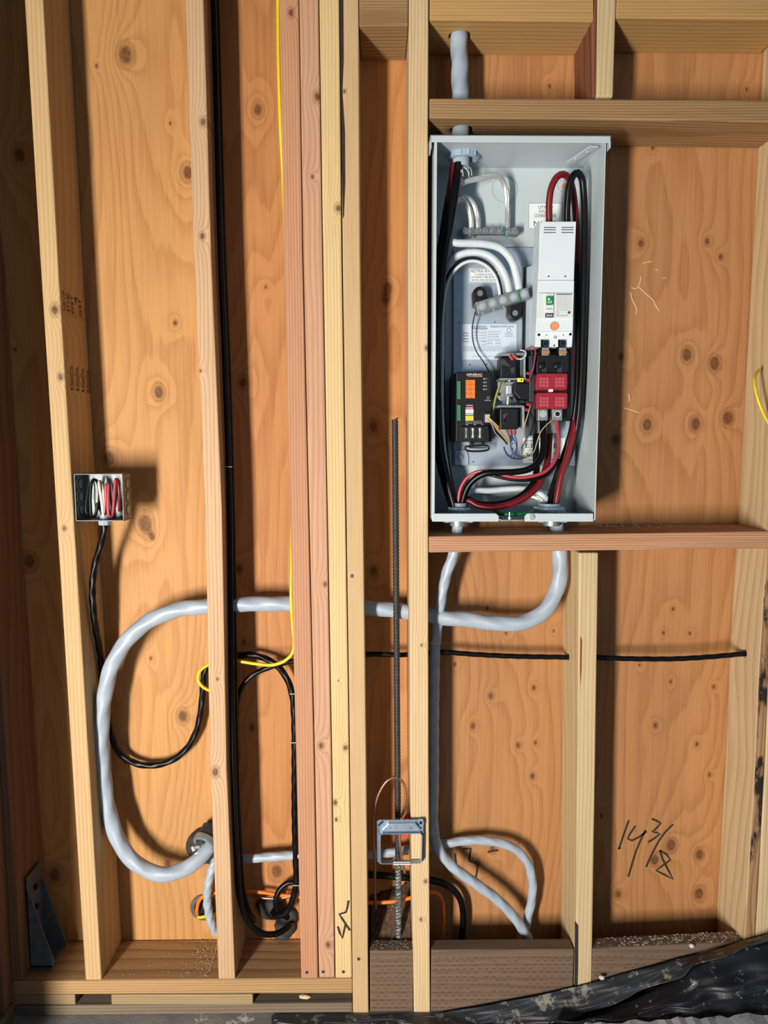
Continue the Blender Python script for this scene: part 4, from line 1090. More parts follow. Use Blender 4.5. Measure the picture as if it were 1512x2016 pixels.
cable('control_wire', [(1092, 824, 0.034), (1080, 833, 0.028), (1066, 848, 0.026), (1058, 868, 0.03), (1052, 888, 0.05), (1045, 896, 0.07)], 2.2, TANW, 'thin pale wire from the right lug to the lower label')
cable('control_wire', [(1006, 856, 0.05), (1012, 866, 0.056), (1017, 880, 0.07), (1012, 893, 0.08), (1002, 899, 0.09)], 2.2, BLUEW, 'left thin blue wire under the lower coil')
cable('control_wire', [(1013, 856, 0.05), (1017, 868, 0.058), (1018, 885, 0.07), (1013, 899, 0.085), (1006, 902, 0.09)], 2.2, BLUEW, 'right thin blue wire under the lower coil')
cable('control_wire', [(992, 880, 0.085), (997, 893, 0.09), (1010, 902, 0.095), (1025, 903, 0.095), (1040, 898, 0.09), (1052, 891, 0.085)], 3.4, BLUEW, 'blue sleeve of control wires curving along the plate bottom')
for k, (mt, nm) in enumerate(((YELLOWW, 'yellow'), (ORANGEW, 'orange'), (WHITEW, 'white'), (BLUEW, 'blue'), (BLACKW, 'black'), (TANW, 'tan'))):
    d = (k - 2.5)
    cable('control_wire', [(960 + d * 0.3, 822 + d * 1.2, YC - 0.010), (967 + d * 0.3, 830 + d * 1.6, YC - 0.014), (978 - d * 1.2, 846 + d * 2.4, YC - 0.004), (990 - d * 1.0, 860 + d * 1.6, YC + 0.012), (1000 - d * 0.9, 873 + d * 1.2, YC + 0.03)], 2.2, mt,
          'thin %s wire in the bundle leaving the control module plug' % nm, group='control wires in the module plug bundle')
cable('control_wire', [(985, 752, 0.078), (981, 766, 0.078), (976, 782, 0.08), (972, 800, 0.082), (969, 815, 0.082)], 4.5, plain('yellow_sleeve', srgb(150, 138, 60), 0.5), 'yellowish sleeve between the control module and the coils')

# long grey cable: cabinet, through the studs, round the left bay and out
LONG = [(1098, 1060, 0.062), (1102, 1090, 0.060), (1103, 1125, 0.056), (1096, 1162, 0.052), (1072, 1202, 0.050), (1036, 1224, 0.050), (985, 1228, 0.055), (930, 1221, 0.062), (875, 1216, 0.068), (805, 1205, 0.074), (730, 1197, 0.078),
        (640, 1191, 0.078), (575, 1189, 0.076), (470, 1190, 0.074), (405, 1194, 0.070), (340, 1203, 0.066), (275, 1236, 0.060), (226, 1298, 0.056), (204, 1380, 0.056), (200, 1450, 0.058), (204, 1530, 0.060), (216, 1605, 0.060), (243, 1672, 0.058),
        (283, 1710, 0.056), (325, 1721, 0.058), (365, 1710, 0.068), (396, 1686, 0.085), (416, 1662, 0.105), (424, 1650, 0.125)]
cable('conduit_cable', LONG, 30, GREYC, 'thick grey cable from the cabinet through the studs, looping round the left bay', 'cable', n=36, lobes=3, amp=0.045, twist=26)
cable('conduit_cable', [(1096, 1030, 0.050), (1097, 1060, 0.06), (1100, 1084, 0.061)], 26, GREYPVC, 'short grey conduit stub under the right cabinet clamp', 'conduit', n=24)
cable('branch_cable', [(902, 1026, 0.045), (899, 1056, 0.05), (893, 1090, 0.054), (879, 1130, 0.060), (869, 1175, 0.066), (863, 1220, 0.072), (857, 1268, 0.080), (855, 1350, 0.082), (854, 1450, 0.082), (854, 1550, 0.082), (853, 1625, 0.078), (862, 1668, 0.072), (888, 1703, 0.07), (930, 1735, 0.07), (975, 1768, 0.07), (1010, 1803, 0.072), (1036, 1842, 0.076), (1050, 1878, 0.08)], 20, GREYC,
      'grey cable hanging from the left cabinet clamp along the cream stud, then slanting down right', 'cable', **UF)
cable('branch_cable', [(424, 1698, 0.11), (485, 1691, 0.105), (530, 1687, 0.1), (580, 1684, 0.1), (650, 1683, 0.1), (735, 1682, 0.1), (805, 1673, 0.1), (872, 1662, 0.1), (920, 1655, 0.098), (965, 1656, 0.096), (1008, 1668, 0.095), (1036, 1694, 0.095), (1048, 1735, 0.095), (1046, 1775, 0.096), (1038, 1810, 0.098), (1030, 1850, 0.1)], 17, GREYC,
      'grey cable running level behind the stud feet and arching over in the lower right bay', 'cable', **UF)
cable('branch_cable', [(432, 1678, 0.118), (421, 1700, 0.105), (411, 1735, 0.1), (408, 1775, 0.1), (414, 1810, 0.105), (424, 1836, 0.115)], 16, GREYC, 'short twisted grey cable dropping beside the pinkish tan stud', 'cable', n=28, lobes=3, amp=0.10, twist=70)
# black cables
cable('black_cable', [(206, 1030, 0.026), (205, 1046, 0.028), (198, 1075, 0.034), (187, 1112, 0.040), (182, 1160, 0.044), (186, 1220, 0.052), (198, 1290, 0.078), (208, 1380, 0.096), (218, 1440, 0.106), (235, 1482, 0.11), (265, 1502, 0.112), (300, 1507, 0.112), (338, 1497, 0.112), (368, 1473, 0.112), (387, 1438, 0.112), (396, 1395, 0.112), (400, 1350, 0.112), (404, 1320, 0.11), (430, 1300, 0.11), (465, 1291, 0.108), (500, 1290, 0.105), (535, 1303, 0.1), (560, 1328, 0.098), (574, 1362, 0.096), (579, 1410, 0.095), (580, 1500, 0.095), (580, 1600, 0.095), (582, 1690, 0.095), (583, 1735, 0.093), (576, 1772, 0.092), (562, 1797, 0.094), (545, 1803, 0.1), (538, 1796, 0.11), (545, 1788, 0.12)], 12.5, BLACKW,
      'black cable from the junction box that loops low and crosses into the next bay', 'cable', n=22, lobes=3, amp=0.07, twist=50)
cable('black_cable', [(416, -60, 0.050), (420, 0, 0.050), (427, 250, 0.050), (434, 500, 0.050), (444, 750, 0.050), (452, 1000, 0.048), (455, 1250, 0.040), (459, 1500, 0.032), (466, 1680, 0.034), (474, 1775, 0.045), (491, 1818, 0.052), (517, 1838, 0.060), (545, 1838, 0.075), (566, 1826, 0.1), (574, 1818, 0.125)], 12.5, BLACKW,
      'front black cable running full height beside the pinkish tan stud, curving right at its foot', 'cable', n=16, rf=lambda t: 0.86 if t < 0.8 else 0.86 + 0.14 * (t - 0.8) / 0.2)
cable('black_cable', [(422, -60, 0.074), (426, 0, 0.074), (433, 250, 0.074), (440, 500, 0.074), (450, 750, 0.074), (457, 1000, 0.072), (461, 1250, 0.066), (465, 1500, 0.056), (472, 1660, 0.06), (478, 1750, 0.07), (489, 1795, 0.085), (500, 1812, 0.11)], 12, BLACKW,
      'rear black cable running the full height behind its twin beside the pinkish tan stud', 'cable', n=16)
cable('black_cable', [(468, 1500, 0.085), (466, 1420, 0.085), (468, 1378, 0.085), (479, 1348, 0.088), (503, 1326, 0.09), (540, 1311, 0.092), (580, 1301, 0.094), (650, 1293, 0.095), (722, 1288, 0.095), (800, 1289, 0.093), (868, 1284, 0.092), (930, 1288, 0.092), (1010, 1292, 0.09), (1125, 1294, 0.086), (1180, 1295, 0.082), (1250, 1297, 0.076), (1330, 1297, 0.072), (1400, 1293, 0.070), (1476, 1286, 0.068), (1500, 1284, 0.068)], 10, BLACKW,
      'slim black cable running level through all the right studs', 'cable', n=22, lobes=3, amp=0.06, twist=60)
cable('black_cable', [(583, 1738, 0.11), (568, 1738, 0.11), (553, 1749, 0.108), (544, 1766, 0.105), (544, 1786, 0.105), (555, 1800, 0.11), (566, 1806, 0.125)], 11, BLACKW, 'tight curl of black cable above the grey seal blob', 'cable', n=16)
cable('black_cable', [(650, 1722, 0.118), (726, 1722, 0.118), (800, 1728, 0.115), (850, 1733, 0.112), (885, 1745, 0.11), (905, 1768, 0.108), (912, 1800, 0.108), (908, 1860, 0.11)], 13, BLACKW, 'dark cable behind the steel bar dropping down beyond the cream stud', 'cable', n=16)
# yellow, orange, copper
cable('yellow_wire', [(547, -60, 0.05), (547.5, 60, 0.05), (549, 150, 0.05), (551.5, 235, 0.06), (560, 420, 0.1), (566, 650, 0.1), (572, 900, 0.1), (575, 1020, 0.085), (574.5, 1090, 0.070), (573, 1170, 0.052), (576, 1230, 0.05), (579, 1265, 0.05), (576, 1285, 0.05), (562, 1300, 0.052), (537, 1309, 0.056), (505, 1307, 0.062), (470, 1302, 0.07), (435, 1302, 0.075), (408, 1310, 0.072), (393, 1322, 0.066), (390, 1338, 0.062), (397, 1350, 0.062), (412, 1359, 0.066), (424, 1362, 0.07)], 6.5, YELLOWW,
      'yellow wire hanging down the edge of the stud pack and through the pinkish tan stud', 'wire')
cable('yellow_wire', [(1495, 728, 0.04), (1487, 738, 0.02), (1485, 752, 0.004), (1489, 775, -0.004), (1497, 800, -0.006), (1508, 824, -0.006), (1530, 860, 0.0), (1560, 900, 0.02)], 6, YELLOWW, 'short yellow wire poking out of the right stud', 'wire')
cable('yellow_wire', [(388, 1800, 0.155), (392, 1806, 0.130), (408, 1803, 0.124), (430, 1798, 0.124)], 6, YELLOWW, 'bit of yellow wire in the lower sealed hole beside the short grey cable', 'wire')
cable('orange_cable', [(390, 1806, 0.15), (388, 1790, 0.128), (393, 1772, 0.122), (407, 1761, 0.118), (430, 1757, 0.115), (480, 1755, 0.112), (520, 1757, 0.112), (550, 1762, 0.112), (580, 1764, 0.11), (650, 1772, 0.095), (735, 1777, 0.08), (780, 1774, 0.075), (810, 1767, 0.078), (845, 1757, 0.085), (860, 1758, 0.088), (870, 1772, 0.09), (873, 1805, 0.092), (869, 1868, 0.095)], 7.5, ORANGEW,
      'orange cable running behind the stud feet from the left hole to the lower right bay', 'cable')
CU = dict(n=21, lobes=7, amp=0.12, twist=420, step=0.003)
cable('copper_wire', [(740, 1790, 0.075), (738, 1750, 0.07), (738, 1700, 0.06), (735, 1640, 0.052), (737, 1595, 0.048), (748, 1558, 0.046), (764, 1536, 0.046), (780, 1531, 0.048), (794, 1541, 0.05), (799, 1562, 0.05), (796, 1590, 0.05), (789, 1616, 0.048), (787, 1650, 0.044), (791, 1690, 0.046), (797, 1718, 0.05)], 4.6, COPPER,
      'bare copper ground wire looped over the steel reinforcing bar', 'wire', **CU)
cable('copper_wire', [(497, 1763, 0.13), (512, 1767, 0.125), (540, 1769, 0.122), (570, 1766, 0.122), (600, 1762, 0.122)], 4.5, COPPER, 'short bare copper wire behind the tight black curl', 'wire', **CU)

# ------------------------------------------------------------------ reinforcing bar, plaster ring, clamp
rb_top = (777.5, 826, 0.052); rb_bot = (785, 1846, 0.052)
pa, pb = P(*rb_top), P(*rb_bot); pm = P(784, 1700, 0.052)
rad = M(5.8, 780, 1300, 0.052)
rb = thing('reinforcing_bar', pb, 'ribbed dark steel bar standing upright in the narrow bay', 'steel bar')
part('bar_core', MB().cyl(pa, pm, rad, n=16), REBARM, rb)
part('bar_foot', MB().cyl(pm, pb, rad * 1.02, n=16), REBARW, rb, label='white paint splashed foot of the bar')
rbs = MB(); L_ = (pb - pa).length; ax = (pb - pa).normalized(); k = 0.0
while k < L_:
    c = pa + ax * k
    vs_ = []; nn_ = 12
    for j, (dz, rr) in enumerate(((-0.0016, rad), (0, rad * 1.17), (0.0016, rad))):
        for i in range(nn_):
            a = 2 * math.pi * i / nn_
            vs_.append(c + Vector((rr * math.cos(a), rr * math.sin(a), -dz + 0.0035 * math.cos(a))))
    rbs.add(vs_, [(j * nn_ + i, j * nn_ + (i + 1) % nn_, (j + 1) * nn_ + (i + 1) % nn_, (j + 1) * nn_ + i) for j in range(2) for i in range(nn_)], True)
    k += 0.0082
part('bar_ribs', rbs, REBARM, rb, kind='stuff')

YM = -0.012
mr = thing('plaster_ring', P(788, 1702, YM), 'square galvanised plaster ring hanging in front of the cream stud and steel bar', 'plaster ring')
# flange: outer frame with a rounded opening
out = [(742, 1618), (746, 1614.5), (828, 1613.5), (834, 1618), (833, 1694), (829, 1700), (748, 1701), (743, 1696)]
inn = [(749, 1640), (753, 1637), (826, 1636), (830, 1640), (829, 1690), (826, 1693.5), (752, 1694.5), (749, 1691)]
fl_ = MB(); n_ = 8
o_f = [P(x, y, YM) for x, y in out]; i_f = [P(x, y, YM + 0.006) for x, y in inn]
o_b = [p + Vector((0, 0.002, 0)) for p in o_f]; i_b = [p + Vector((0, 0.002, 0)) for p in i_f]
vs_ = o_f + i_f + o_b + i_b
fs_ = []
for i in range(n_):
    j = (i + 1) % n_
    fs_ += [(i, n_ + i, n_ + j, j), (2 * n_ + i, 2 * n_ + j, 3 * n_ + j, 3 * n_ + i), (i, j, 2 * n_ + j, 2 * n_ + i), (n_ + i, 3 * n_ + i, 3 * n_ + j, n_ + j)]
fl_.add(vs_, fs_)
ZB_ = plain('bluish_zinc', srgb(164, 184, 204), 0.36, 0.6, var=0.2, vscale=90)
part('flange', fl_, ZB_, mr, 0.0004)
cr = MB()
vs_ = i_f + [p + Vector((0, -0.012, 0)) for p in [P(x, y, YM + 0.006) for x, y in inn]]
cr.add(vs_, [(i, (i + 1) % 8, 8 + (i + 1) % 8, 8 + i) for i in range(8)])
cro = part('raised_collar', cr, ZB_, mr)
so_ = cro.modifiers.new('thick', 'SOLIDIFY'); so_.thickness = 0.0014
sh_ = MB(); sh_.prism([(751, 1634), (764, 1622), (818, 1621), (828, 1633), (826, 1637), (752, 1638)], YM - 0.006, YM + 0.004); part('top_step', sh_, ZB_, mr, 0.002)
ear = MB(); ear.prism([(824, 1613), (833, 1613), (835, 1621), (833, 1628), (826, 1628)], YM - 0.001, YM + 0.002); part('screw_ear', ear, ZB_, mr, 0.0005)
h = MB(); c = P(828.5, 1620, YM - 0.0014); h.cyl(c, c + Vector((0, 0.002, 0)), 0.0036, n=14); part('ear_hole', h, BLACKP, mr)
sl_ = MB(); sl_.prism([(744, 1625), (753, 1616), (755, 1618), (746, 1627)], YM - 0.0008, YM + 0.001); part('ear_slot', sl_, BLACKP, mr)
stk = part('ring_sticker', MB().rect(774, 1697, 808, 1702.5, YM - 0.002, YM - 0.0005), WPAPER, mr)
t = MB(); stroke(t, [(780, 1699.6), (803, 1699.2)], 1.4, YM - 0.0024); part('lettering', t, GREYINK, stk)
for x in (769, 809):
    h = MB(); c = P(x, 1630.5, YM - 0.0065); h.cyl(c, c + Vector((0, 0.001, 0)), 0.0013, n=10); part('pin_hole', h, BLACKP, mr)

cp = thing('bar_clamp', P(785, 1650, 0.05), 'bronze ground clamp with a red tag on the steel bar behind the plaster ring', 'clamp')
bc = MB(); bc.rect(764, 1636, 792, 1645, 0.030, 0.066); part('clamp_body', bc, plain('bronze_clamp', srgb(120, 104, 70), 0.5, 0.6), cp, 0.002)
rt_ = MB()
rt_.add([P(793, 1612, 0.048), P(804, 1599, 0.044), P(809, 1611, 0.044), P(806, 1640, 0.04), P(792, 1652, 0.038), P(790, 1634, 0.042)], [(0, 1, 2, 3, 4, 5)])
rt = part('red_tag', rt_, plain('red_tag_plastic', srgb(190, 24, 40), 0.5), cp)
s2 = rt.modifiers.new('thick', 'SOLIDIFY'); s2.thickness = 0.0012

# ------------------------------------------------------------------ junction box on the left stud
JY0, JY1 = 0.002, 0.056
j0 = P(145, 933, JY0); j1 = P(244, 1026, JY0)
jx0, jx1, jz1, jz0 = max(j0.x, P(146.5, 980, 0).x), j1.x, j0.z, j1.z
jb = thing('junction_box', ((jx0 + jx1) / 2, JY1, jz0), 'open square steel junction box on the pale tan stud', 'junction box')
jt = 0.0016
BOXZ = plain('dull_box_steel', srgb(128, 134, 136), 0.5, 0.45, var=0.3, vscale=120)
part('box_back', MB().box((jx0, JY1 - jt, jz0), (jx1, JY1, jz1)), BOXZ, jb)
part('box_side', MB().box((jx0, JY0, jz0), (jx0 + jt, JY1, jz1)), BOXZ, jb, 0.0004)
part('box_side', MB().box((jx1 - jt, JY0, jz0), (jx1, JY1, jz1)), BOXZ, jb, 0.0004)
part('box_top', MB().box((jx0, JY0, jz1 - jt), (jx1, JY1, jz1)), BOXZ, jb, 0.0004)
part('box_bottom', MB().box((jx0, JY0, jz0), (jx1, JY1, jz0 + jt)), BOXZ, jb, 0.0004)
for side, sx in ((jx0 + jt, 1), (jx1, 1)):
    for k, zf in enumerate((0.22, 0.5, 0.78)):
        c = Vector((side, (JY0 + JY1) / 2 + 0.004, jz0 + (jz1 - jz0) * zf))
        kk = MB(); kk.ring(c, c + Vector((0.0008, 0, 0)), 0.0125, 0.0108, n=24); part('knockout_ring', kk, DARKSTEEL, jb)
        kk = MB(); kk.cyl(c, c + Vector((0.0006, 0, 0)), 0.0104, n=24); part('knockout', kk, ZINC, jb)
for zf in (0.36, 0.66, 0.9):
    c = Vector((jx0 + jt, JY0 + 0.01, jz0 + (jz1 - jz0) * zf)); kk = MB(); kk.cyl(c, c + Vector((0.0006, 0, 0)), 0.0035, n=12); part('nail_hole', kk, BLACKP, jb)
kk = MB(); c = P(236, 1018, JY1 - 0.004); kk.cyl(c + Vector((0, -0.004, 0)), c, 0.004, n=12); part('ground_screw', kk, GREENP, jb)
cb_ = MB(); c = P(206, 1026, 0.028); cb_.cyl(Vector((c.x, c.y, jz0)), Vector((c.x, c.y, jz0 - 0.011)), 0.0145, 0.0135, n=8, smooth=False); cb_.cyl(Vector((c.x, c.y, jz0 + jt)), Vector((c.x, c.y, jz0 + 0.012)), 0.010, n=16)
part('cable_connector', cb_, GREYPVC, jb, 0.0008)
jw = [([(176, 944, 0.04), (173, 965, 0.03), (169, 995, 0.022), (170, 1010, 0.02), (174, 1012, 0.025)], 3.0, DARKSTEEL, 'thin bare wire at the left in the junction box'),
      ([(207, 1018, 0.03), (196, 1000, 0.03), (196, 965, 0.022), (190, 946, 0.016), (183, 945, 0.012), (179, 960, 0.010), (178, 995, 0.010), (181, 1018, 0.014), (187, 1016, 0.018), (192, 990, 0.02)], 6.2, BLACKW, 'black wire looped in the junction box'),
      ([(205, 1022, 0.028), (203, 1010, 0.014), (200, 985, 0.010), (196, 960, 0.010), (195, 948, 0.016), (199, 950, 0.026), (204, 975, 0.03), (207, 1010, 0.03)], 5.6, plain('cream_insulation', srgb(226, 214, 196), 0.45), 'cream white wire looped in the junction box'),
      ([(210, 1018, 0.03), (209, 990, 0.016), (209, 955, 0.012), (212, 952, 0.014), (213, 985, 0.012), (215, 1016, 0.012), (220, 1016, 0.016), (224, 990, 0.02), (227, 945, 0.024)], 6.2, PINKW, 'bright red wire looped in the junction box'),
      ([(228, 944, 0.026), (231, 944, 0.02), (234, 960, 0.016), (235, 985, 0.02), (235, 1006, 0.03)], 5.8, REDW, 'dark red wire at the right in the junction box')]
for pts, w, mt, lb in jw: cable('box_wire', pts, w, mt, lb, group='wires in the junction box')

# ------------------------------------------------------------------ hold-down at the left stud
hx = P(45, 1931, 0).x + 0.001
zt = P(62, 1692, 0.11).z; zb = P(60, 1908, 0.06).z
hdw = thing('hold_down', (hx, 0.07, zb), 'dark steel hold-down bracket bolted to the corner stud', 'bracket')
HD = plain('dull_galvanised', srgb(98, 108, 116), 0.55, 0.4, var=0.3, vscale=60)
part('back_strap', MB().box((hx, 0.035, zb + 0.02), (hx + 0.003, 0.105, zt)), HD, hdw, 0.0006)
H_ = zt - zb
for Yg in (0.035, 0.102):
    g_ = MB(); g_.prism_w([(hx, zt - 0.03), (hx, zb + 0.025), (hx + 0.026, zb + 0.0), (hx + 0.048, zb + 0.006), (hx + 0.058, zb + 0.035), (hx + 0.034, zb + H_ * 0.45), (hx + 0.010, zt - 0.05)], Yg, Yg + 0.003)
    part('side_flange', g_, HD, hdw, 0.0006)
part('seat', MB().box((hx + 0.002, 0.035, zb + 0.022), (hx + 0.052, 0.105, zb + 0.028)), HD, hdw, 0.0006)
for zz in (0.82, 0.62, 0.42):
    b_ = MB(); c = Vector((hx + 0.003, 0.07, zb + H_ * zz)); b_.cyl(c, c + Vector((0.006, 0, 0)), 0.007, n=6, smooth=False); part('lag_screw', b_, BLACKP, hdw)

# ------------------------------------------------------------------ conduit fitting, sealed holes
hb = thing('conduit_fitting', P(405, 1665, D), 'metal conduit fitting where the thick grey cable leaves through the wall', 'fitting')
c = P(413, 1662, D)
part('seal_collar', MB().ball(c + Vector((0.0, -0.012, 0.004)), 0.056, n=20, sq=(1.0, 0.5, 0.82), jit=0.035), SEAL, hb)
ax_ = Vector((0.30, 0.80, 0.5)).normalized()
q = P(398, 1668, 0.078)
part('fitting_ring', MB().ring(q + ax_ * 0.006, q + ax_ * 0.022, 0.028, 0.020, n=28), ZINC, hb, 0.002)
part('fitting_body', MB().cyl(q + ax_ * 0.020, q + ax_ * 0.05, 0.024, n=24), DARKSTEEL, hb, 0.002)
b_ = MB(); u_ = P(385, 1668, 0.075); b_.cyl(u_, u_ + Vector((0.012, -0.004, 0.004)), 0.0035, n=10); b_.cyl(P(379, 1667, 0.08), P(383, 1675, 0.076), 0.005, n=10)
part('clamp_screw', b_, STEEL, hb)
sp = MB(); sp.ball(P(392, 1682, 0.078), 0.010, n=12, sq=(1.2, 0.5, 0.6), jit=0.15); part('sealant_smear', sp, WINK, hb)

so1 = MB(); c = P(402, 1785, D); rr = M(27, 402, 1785, D)
so1.ring(c + Vector((0, -0.006, 0)), c + Vector((0, 0.001, 0)), rr, rr * 0.66, n=24)
sh1 = thing('sealed_hole', c, 'round hole with a crust of grey seal, orange cable coming out', 'hole seal')
part('seal_crust', so1, SEALG, sh1, 0.003)
part('hole_dark', MB().cyl(c + Vector((0, -0.0014, 0)), c + Vector((0, -0.0004, 0)), rr * 0.7, n=24), BLACKP, sh1)

bl_ = MB()
for (x, y, r, sx, sz) in ((562, 1822, 24, 0.9, 1.0), (535, 1790, 24, 1.1, 0.9), (572, 1806, 18, 0.8, 1.1), (556, 1842, 16, 1.1, 0.5), (520, 1782, 16, 1.0, 0.7)):
    bl_.ball(P(x, y, D - 0.006), M(r, x, y, D), n=14, sq=(sx, 0.5, sz), jit=0.07)
blob = solo('duct_seal_blob', bl_, SEAL, 'lumpy dark grey seal where the black cables leave the wall', 'sealant')

# ------------------------------------------------------------------ pen marks, stamps, glue
pen = MB(); Yp = D - 0.0008
for s_ in ([(1238, 1615), (1229, 1640), (1218, 1672), (1222, 1669)], [(1251, 1626), (1240, 1642), (1236, 1651), (1244, 1655), (1258, 1648), (1273, 1637)], [(1271, 1634), (1262, 1652), (1252, 1676), (1244, 1702), (1237, 1726)],
           [(1283, 1612), (1293, 1616), (1301, 1621), (1293, 1630), (1284, 1638), (1292, 1639), (1299, 1642), (1288, 1651), (1276, 1658)], [(1325, 1623), (1309, 1639), (1297, 1656), (1284, 1680), (1272, 1707)],
           [(1299, 1674), (1312, 1682), (1320, 1693), (1306, 1703), (1292, 1714), (1308, 1722), (1325, 1731), (1316, 1714), (1305, 1692), (1299, 1674)]):
    stroke(pen, s_, 4.0, Yp)
solo('pen_writing', pen, MARKER, 'handwritten number 14 3/8 in dark marker on the lower right sheathing', 'writing')
pen = MB()
for s_ in ([(911, 1672), (920, 1671), (927, 1670), (925, 1683), (924, 1695), (932, 1698), (941, 1702), (939, 1716), (936, 1731)], [(895, 1680), (898, 1700)], [(960, 1678), (970, 1675), (981, 1674)]): stroke(pen, s_, 4.0, Yp)
solo('pen_writing', pen, MARKER, 'marker scribble on the sheathing under the arching grey cable', 'writing')
pen = MB(); Yq = -0.0008
for s_ in ([(686, 1773), (684, 1786), (681, 1796), (668, 1800), (673, 1808), (679, 1817), (689, 1832)], [(665, 1824), (669, 1837), (674, 1847), (677, 1834), (680, 1821)]): stroke(pen, s_, 4.2, Yq)
solo('pen_writing', pen, MARKER, 'black marker squiggle near the foot of the stud pack', 'writing')
# mill stamp on the side of the junction-box stud
def on_side(mb, s, z0, z1, y0, y1, xf):
    vs, fs = text_mesh(s)
    mb.add([(xf(z0 + (z1 - z0) * u) , y0 + (y1 - y0) * (1 - v), z0 + (z1 - z0) * u) for u, v in vs], fs)
def x_face(z):
    pts = [(P(r, y, 0)) for (l, r, y) in ((48, 85, 0), (78, 113, 500), (110, 144, 1000), (141, 175, 1500))]
    pts = sorted(((p.z, p.x) for p in pts))
    for (za, xa), (zb_, xb) in zip(pts, pts[1:]):
        if za <= z <= zb_: return xa + (xb - xa) * (z - za) / (zb_ - za) + 0.0008
    return pts[-1][1]
st_ = MB()
za, zb_ = P(150, 768, 0.06).z, P(150, 724, 0.06).z
for k in range(4):
    y0 = 0.026 + k * 0.030
    on_side(st_, 'SlimPro', za + 0.008, zb_, y0, y0 + 0.010, x_face)
    on_side(st_, 'STIMSON', za, zb_ + 0.002, y0 + 0.012, y0 + 0.0195, x_face)
    z = za; st_.add([(x_face(z), y0 + 0.010, z - 0.002), (x_face(z), y0, z - 0.002), (x_face(z + 0.006), y0 + 0.005, z + 0.005)], [(0, 1, 2)])
solo('mill_stamp', st_, STAMP, 'dark repeated mill stamp on the side of the junction box stud', 'stamp')
st_ = MB(); za, zb_ = P(135, 617, 0.06).z, P(135, 580, 0.06).z
for k, s_ in enumerate(('S-DRY 2 DF', 'STUD', 'GST', '4', 'GST')):
    on_side(st_, s_, za + (0.022 if s_ == '4' else 0), zb_ if s_ != '4' else zb_, 0.012 + k * 0.021, 0.026 + k * 0.021, x_face)
solo('mill_stamp', st_, STAMP, 'faded grade stamp higher on the same stud side, beside a knot', 'stamp')
gl = MB(); GLUE = plain('dried_glue', srgb(214, 190, 162), 0.7)
for s_ in ([(1262, 545), (1258, 562), (1252, 568), (1243, 566)], [(1258, 565), (1268, 575), (1280, 585), (1287, 592), (1291, 601), (1298, 612)], [(1241, 575), (1247, 595), (1254, 608), (1252, 618)], [(1265, 518), (1275, 516), (1284, 514)], [(1290, 530), (1296, 532)], [(1305, 548), (1311, 546)], [(1228, 803), (1240, 806), (1258, 812)], [(1238, 775), (1240, 790)]):
    gl.tube([P(x, y, D - 0.001) for x, y in s_] if len(s_) > 2 else [P(*s_[0], D - 0.001), P((s_[0][0] + s_[1][0]) / 2, (s_[0][1] + s_[1][1]) / 2, D - 0.0012), P(*s_[1], D - 0.001)], 0.0011, n=6)
solo('glue_dribbles', gl, GLUE, 'pale dried glue dribbles on the sheathing right of the cabinet', 'glue', kind='stuff')

# ------------------------------------------------------------------ debris
def chips(name, n, fn, mat, label, smin, smax, seed):
    r_ = random.Random(seed); mb = MB()
    for _ in range(n):
        p = fn(r_); s = r_.uniform(smin, smax); a = r_.uniform(0, 6.28)
        u = Vector((math.cos(a), math.sin(a), r_.uniform(-0.2, 0.3))) * s; w = Vector((-math.sin(a), math.cos(a), r_.uniform(-0.2, 0.2))) * s * r_.uniform(0.3, 0.8); t = Vector((0, 0, s * 0.35))
        p = p + Vector((0, 0, s * 0.15))
        mb.add([p - u - w, p + u - w * 0.6, p + u * 0.7 + w, p - u * 0.8 + w, p - u * 0.7 + t, p + u * 0.6 + t], [(3, 2, 1, 0), (0, 1, 5, 4), (1, 2, 5), (2, 3, 4, 5), (3, 0, 4)])
    return solo(name, mb, mat, label, 'debris', kind='stuff')
zsh = P(1200, 1051, 0).z
chips('sawdust', 260, lambda r: Vector((r.uniform(P(1180, 1040, .1).x, P(1490, 1040, .1).x), min(D - 0.004, r.gauss(0.125, 0.02)), P(1350, 1048, 0).z)), CHIP, 'wood chips and sawdust along the back of the shelf block', 0.0012, 0.004, 1)
chips('sawdust', 120, lambda r: Vector((r.uniform(P(860, 1040, .1).x, P(1160, 1040, .1).x), r.uniform(0.0, 0.13), P(950, 1055, 0).z)), DUST, 'fine sawdust on the shelf block under the cabinet', 0.0008, 0.002, 2)
zpl = P(300, 1929.5, 0).z
chips('sawdust', 240, lambda r: Vector((min(P(426, 1890, .1).x, r.gauss(P(405, 1890, .07).x, 0.03)), r.uniform(0.01, D - 0.004), zpl)), DUST, 'sawdust heaped on the bottom plate beside the pinkish tan stud', 0.0010, 0.003, 3)
chips('sawdust', 90, lambda r: Vector((r.uniform(P(205, 1890, .05).x, P(585, 1890, .05).x), r.uniform(0.01, D - 0.004), zpl)), DUST, 'scattered sawdust over the bottom plate', 0.0008, 0.002, 4)
chips('plaster_crumbs', 420, lambda r: (lambda f: Vector((P(1172, 1866, 0.02).x + f * (P(1455, 1852, 0.02).x - P(1172, 1866, 0.02).x), r.uniform(0.006, 0.038), P(1172, 1869, 0).z + f * (P(1455, 1855.5, 0).z - P(1172, 1869, 0).z))))(r.random() ** 0.7), plain('pale_crumbs', srgb(176, 166, 158), 0.95, var=0.3, vscale=90), 'pale crumbs along the top of the right treated plank', 0.0008, 0.0036, 5)
chips('plaster_crumbs', 160, lambda r: Vector((r.uniform(P(732, 1866, 0.02).x, P(812, 1866, 0.02).x), r.uniform(0.004, 0.038), P(770, 1873, 0).z)), plain('grey_crumbs', srgb(130, 122, 116), 0.95, var=0.3, vscale=90), 'grey crumbs on the treated plank at the foot of the steel bar', 0.0008, 0.003, 6)
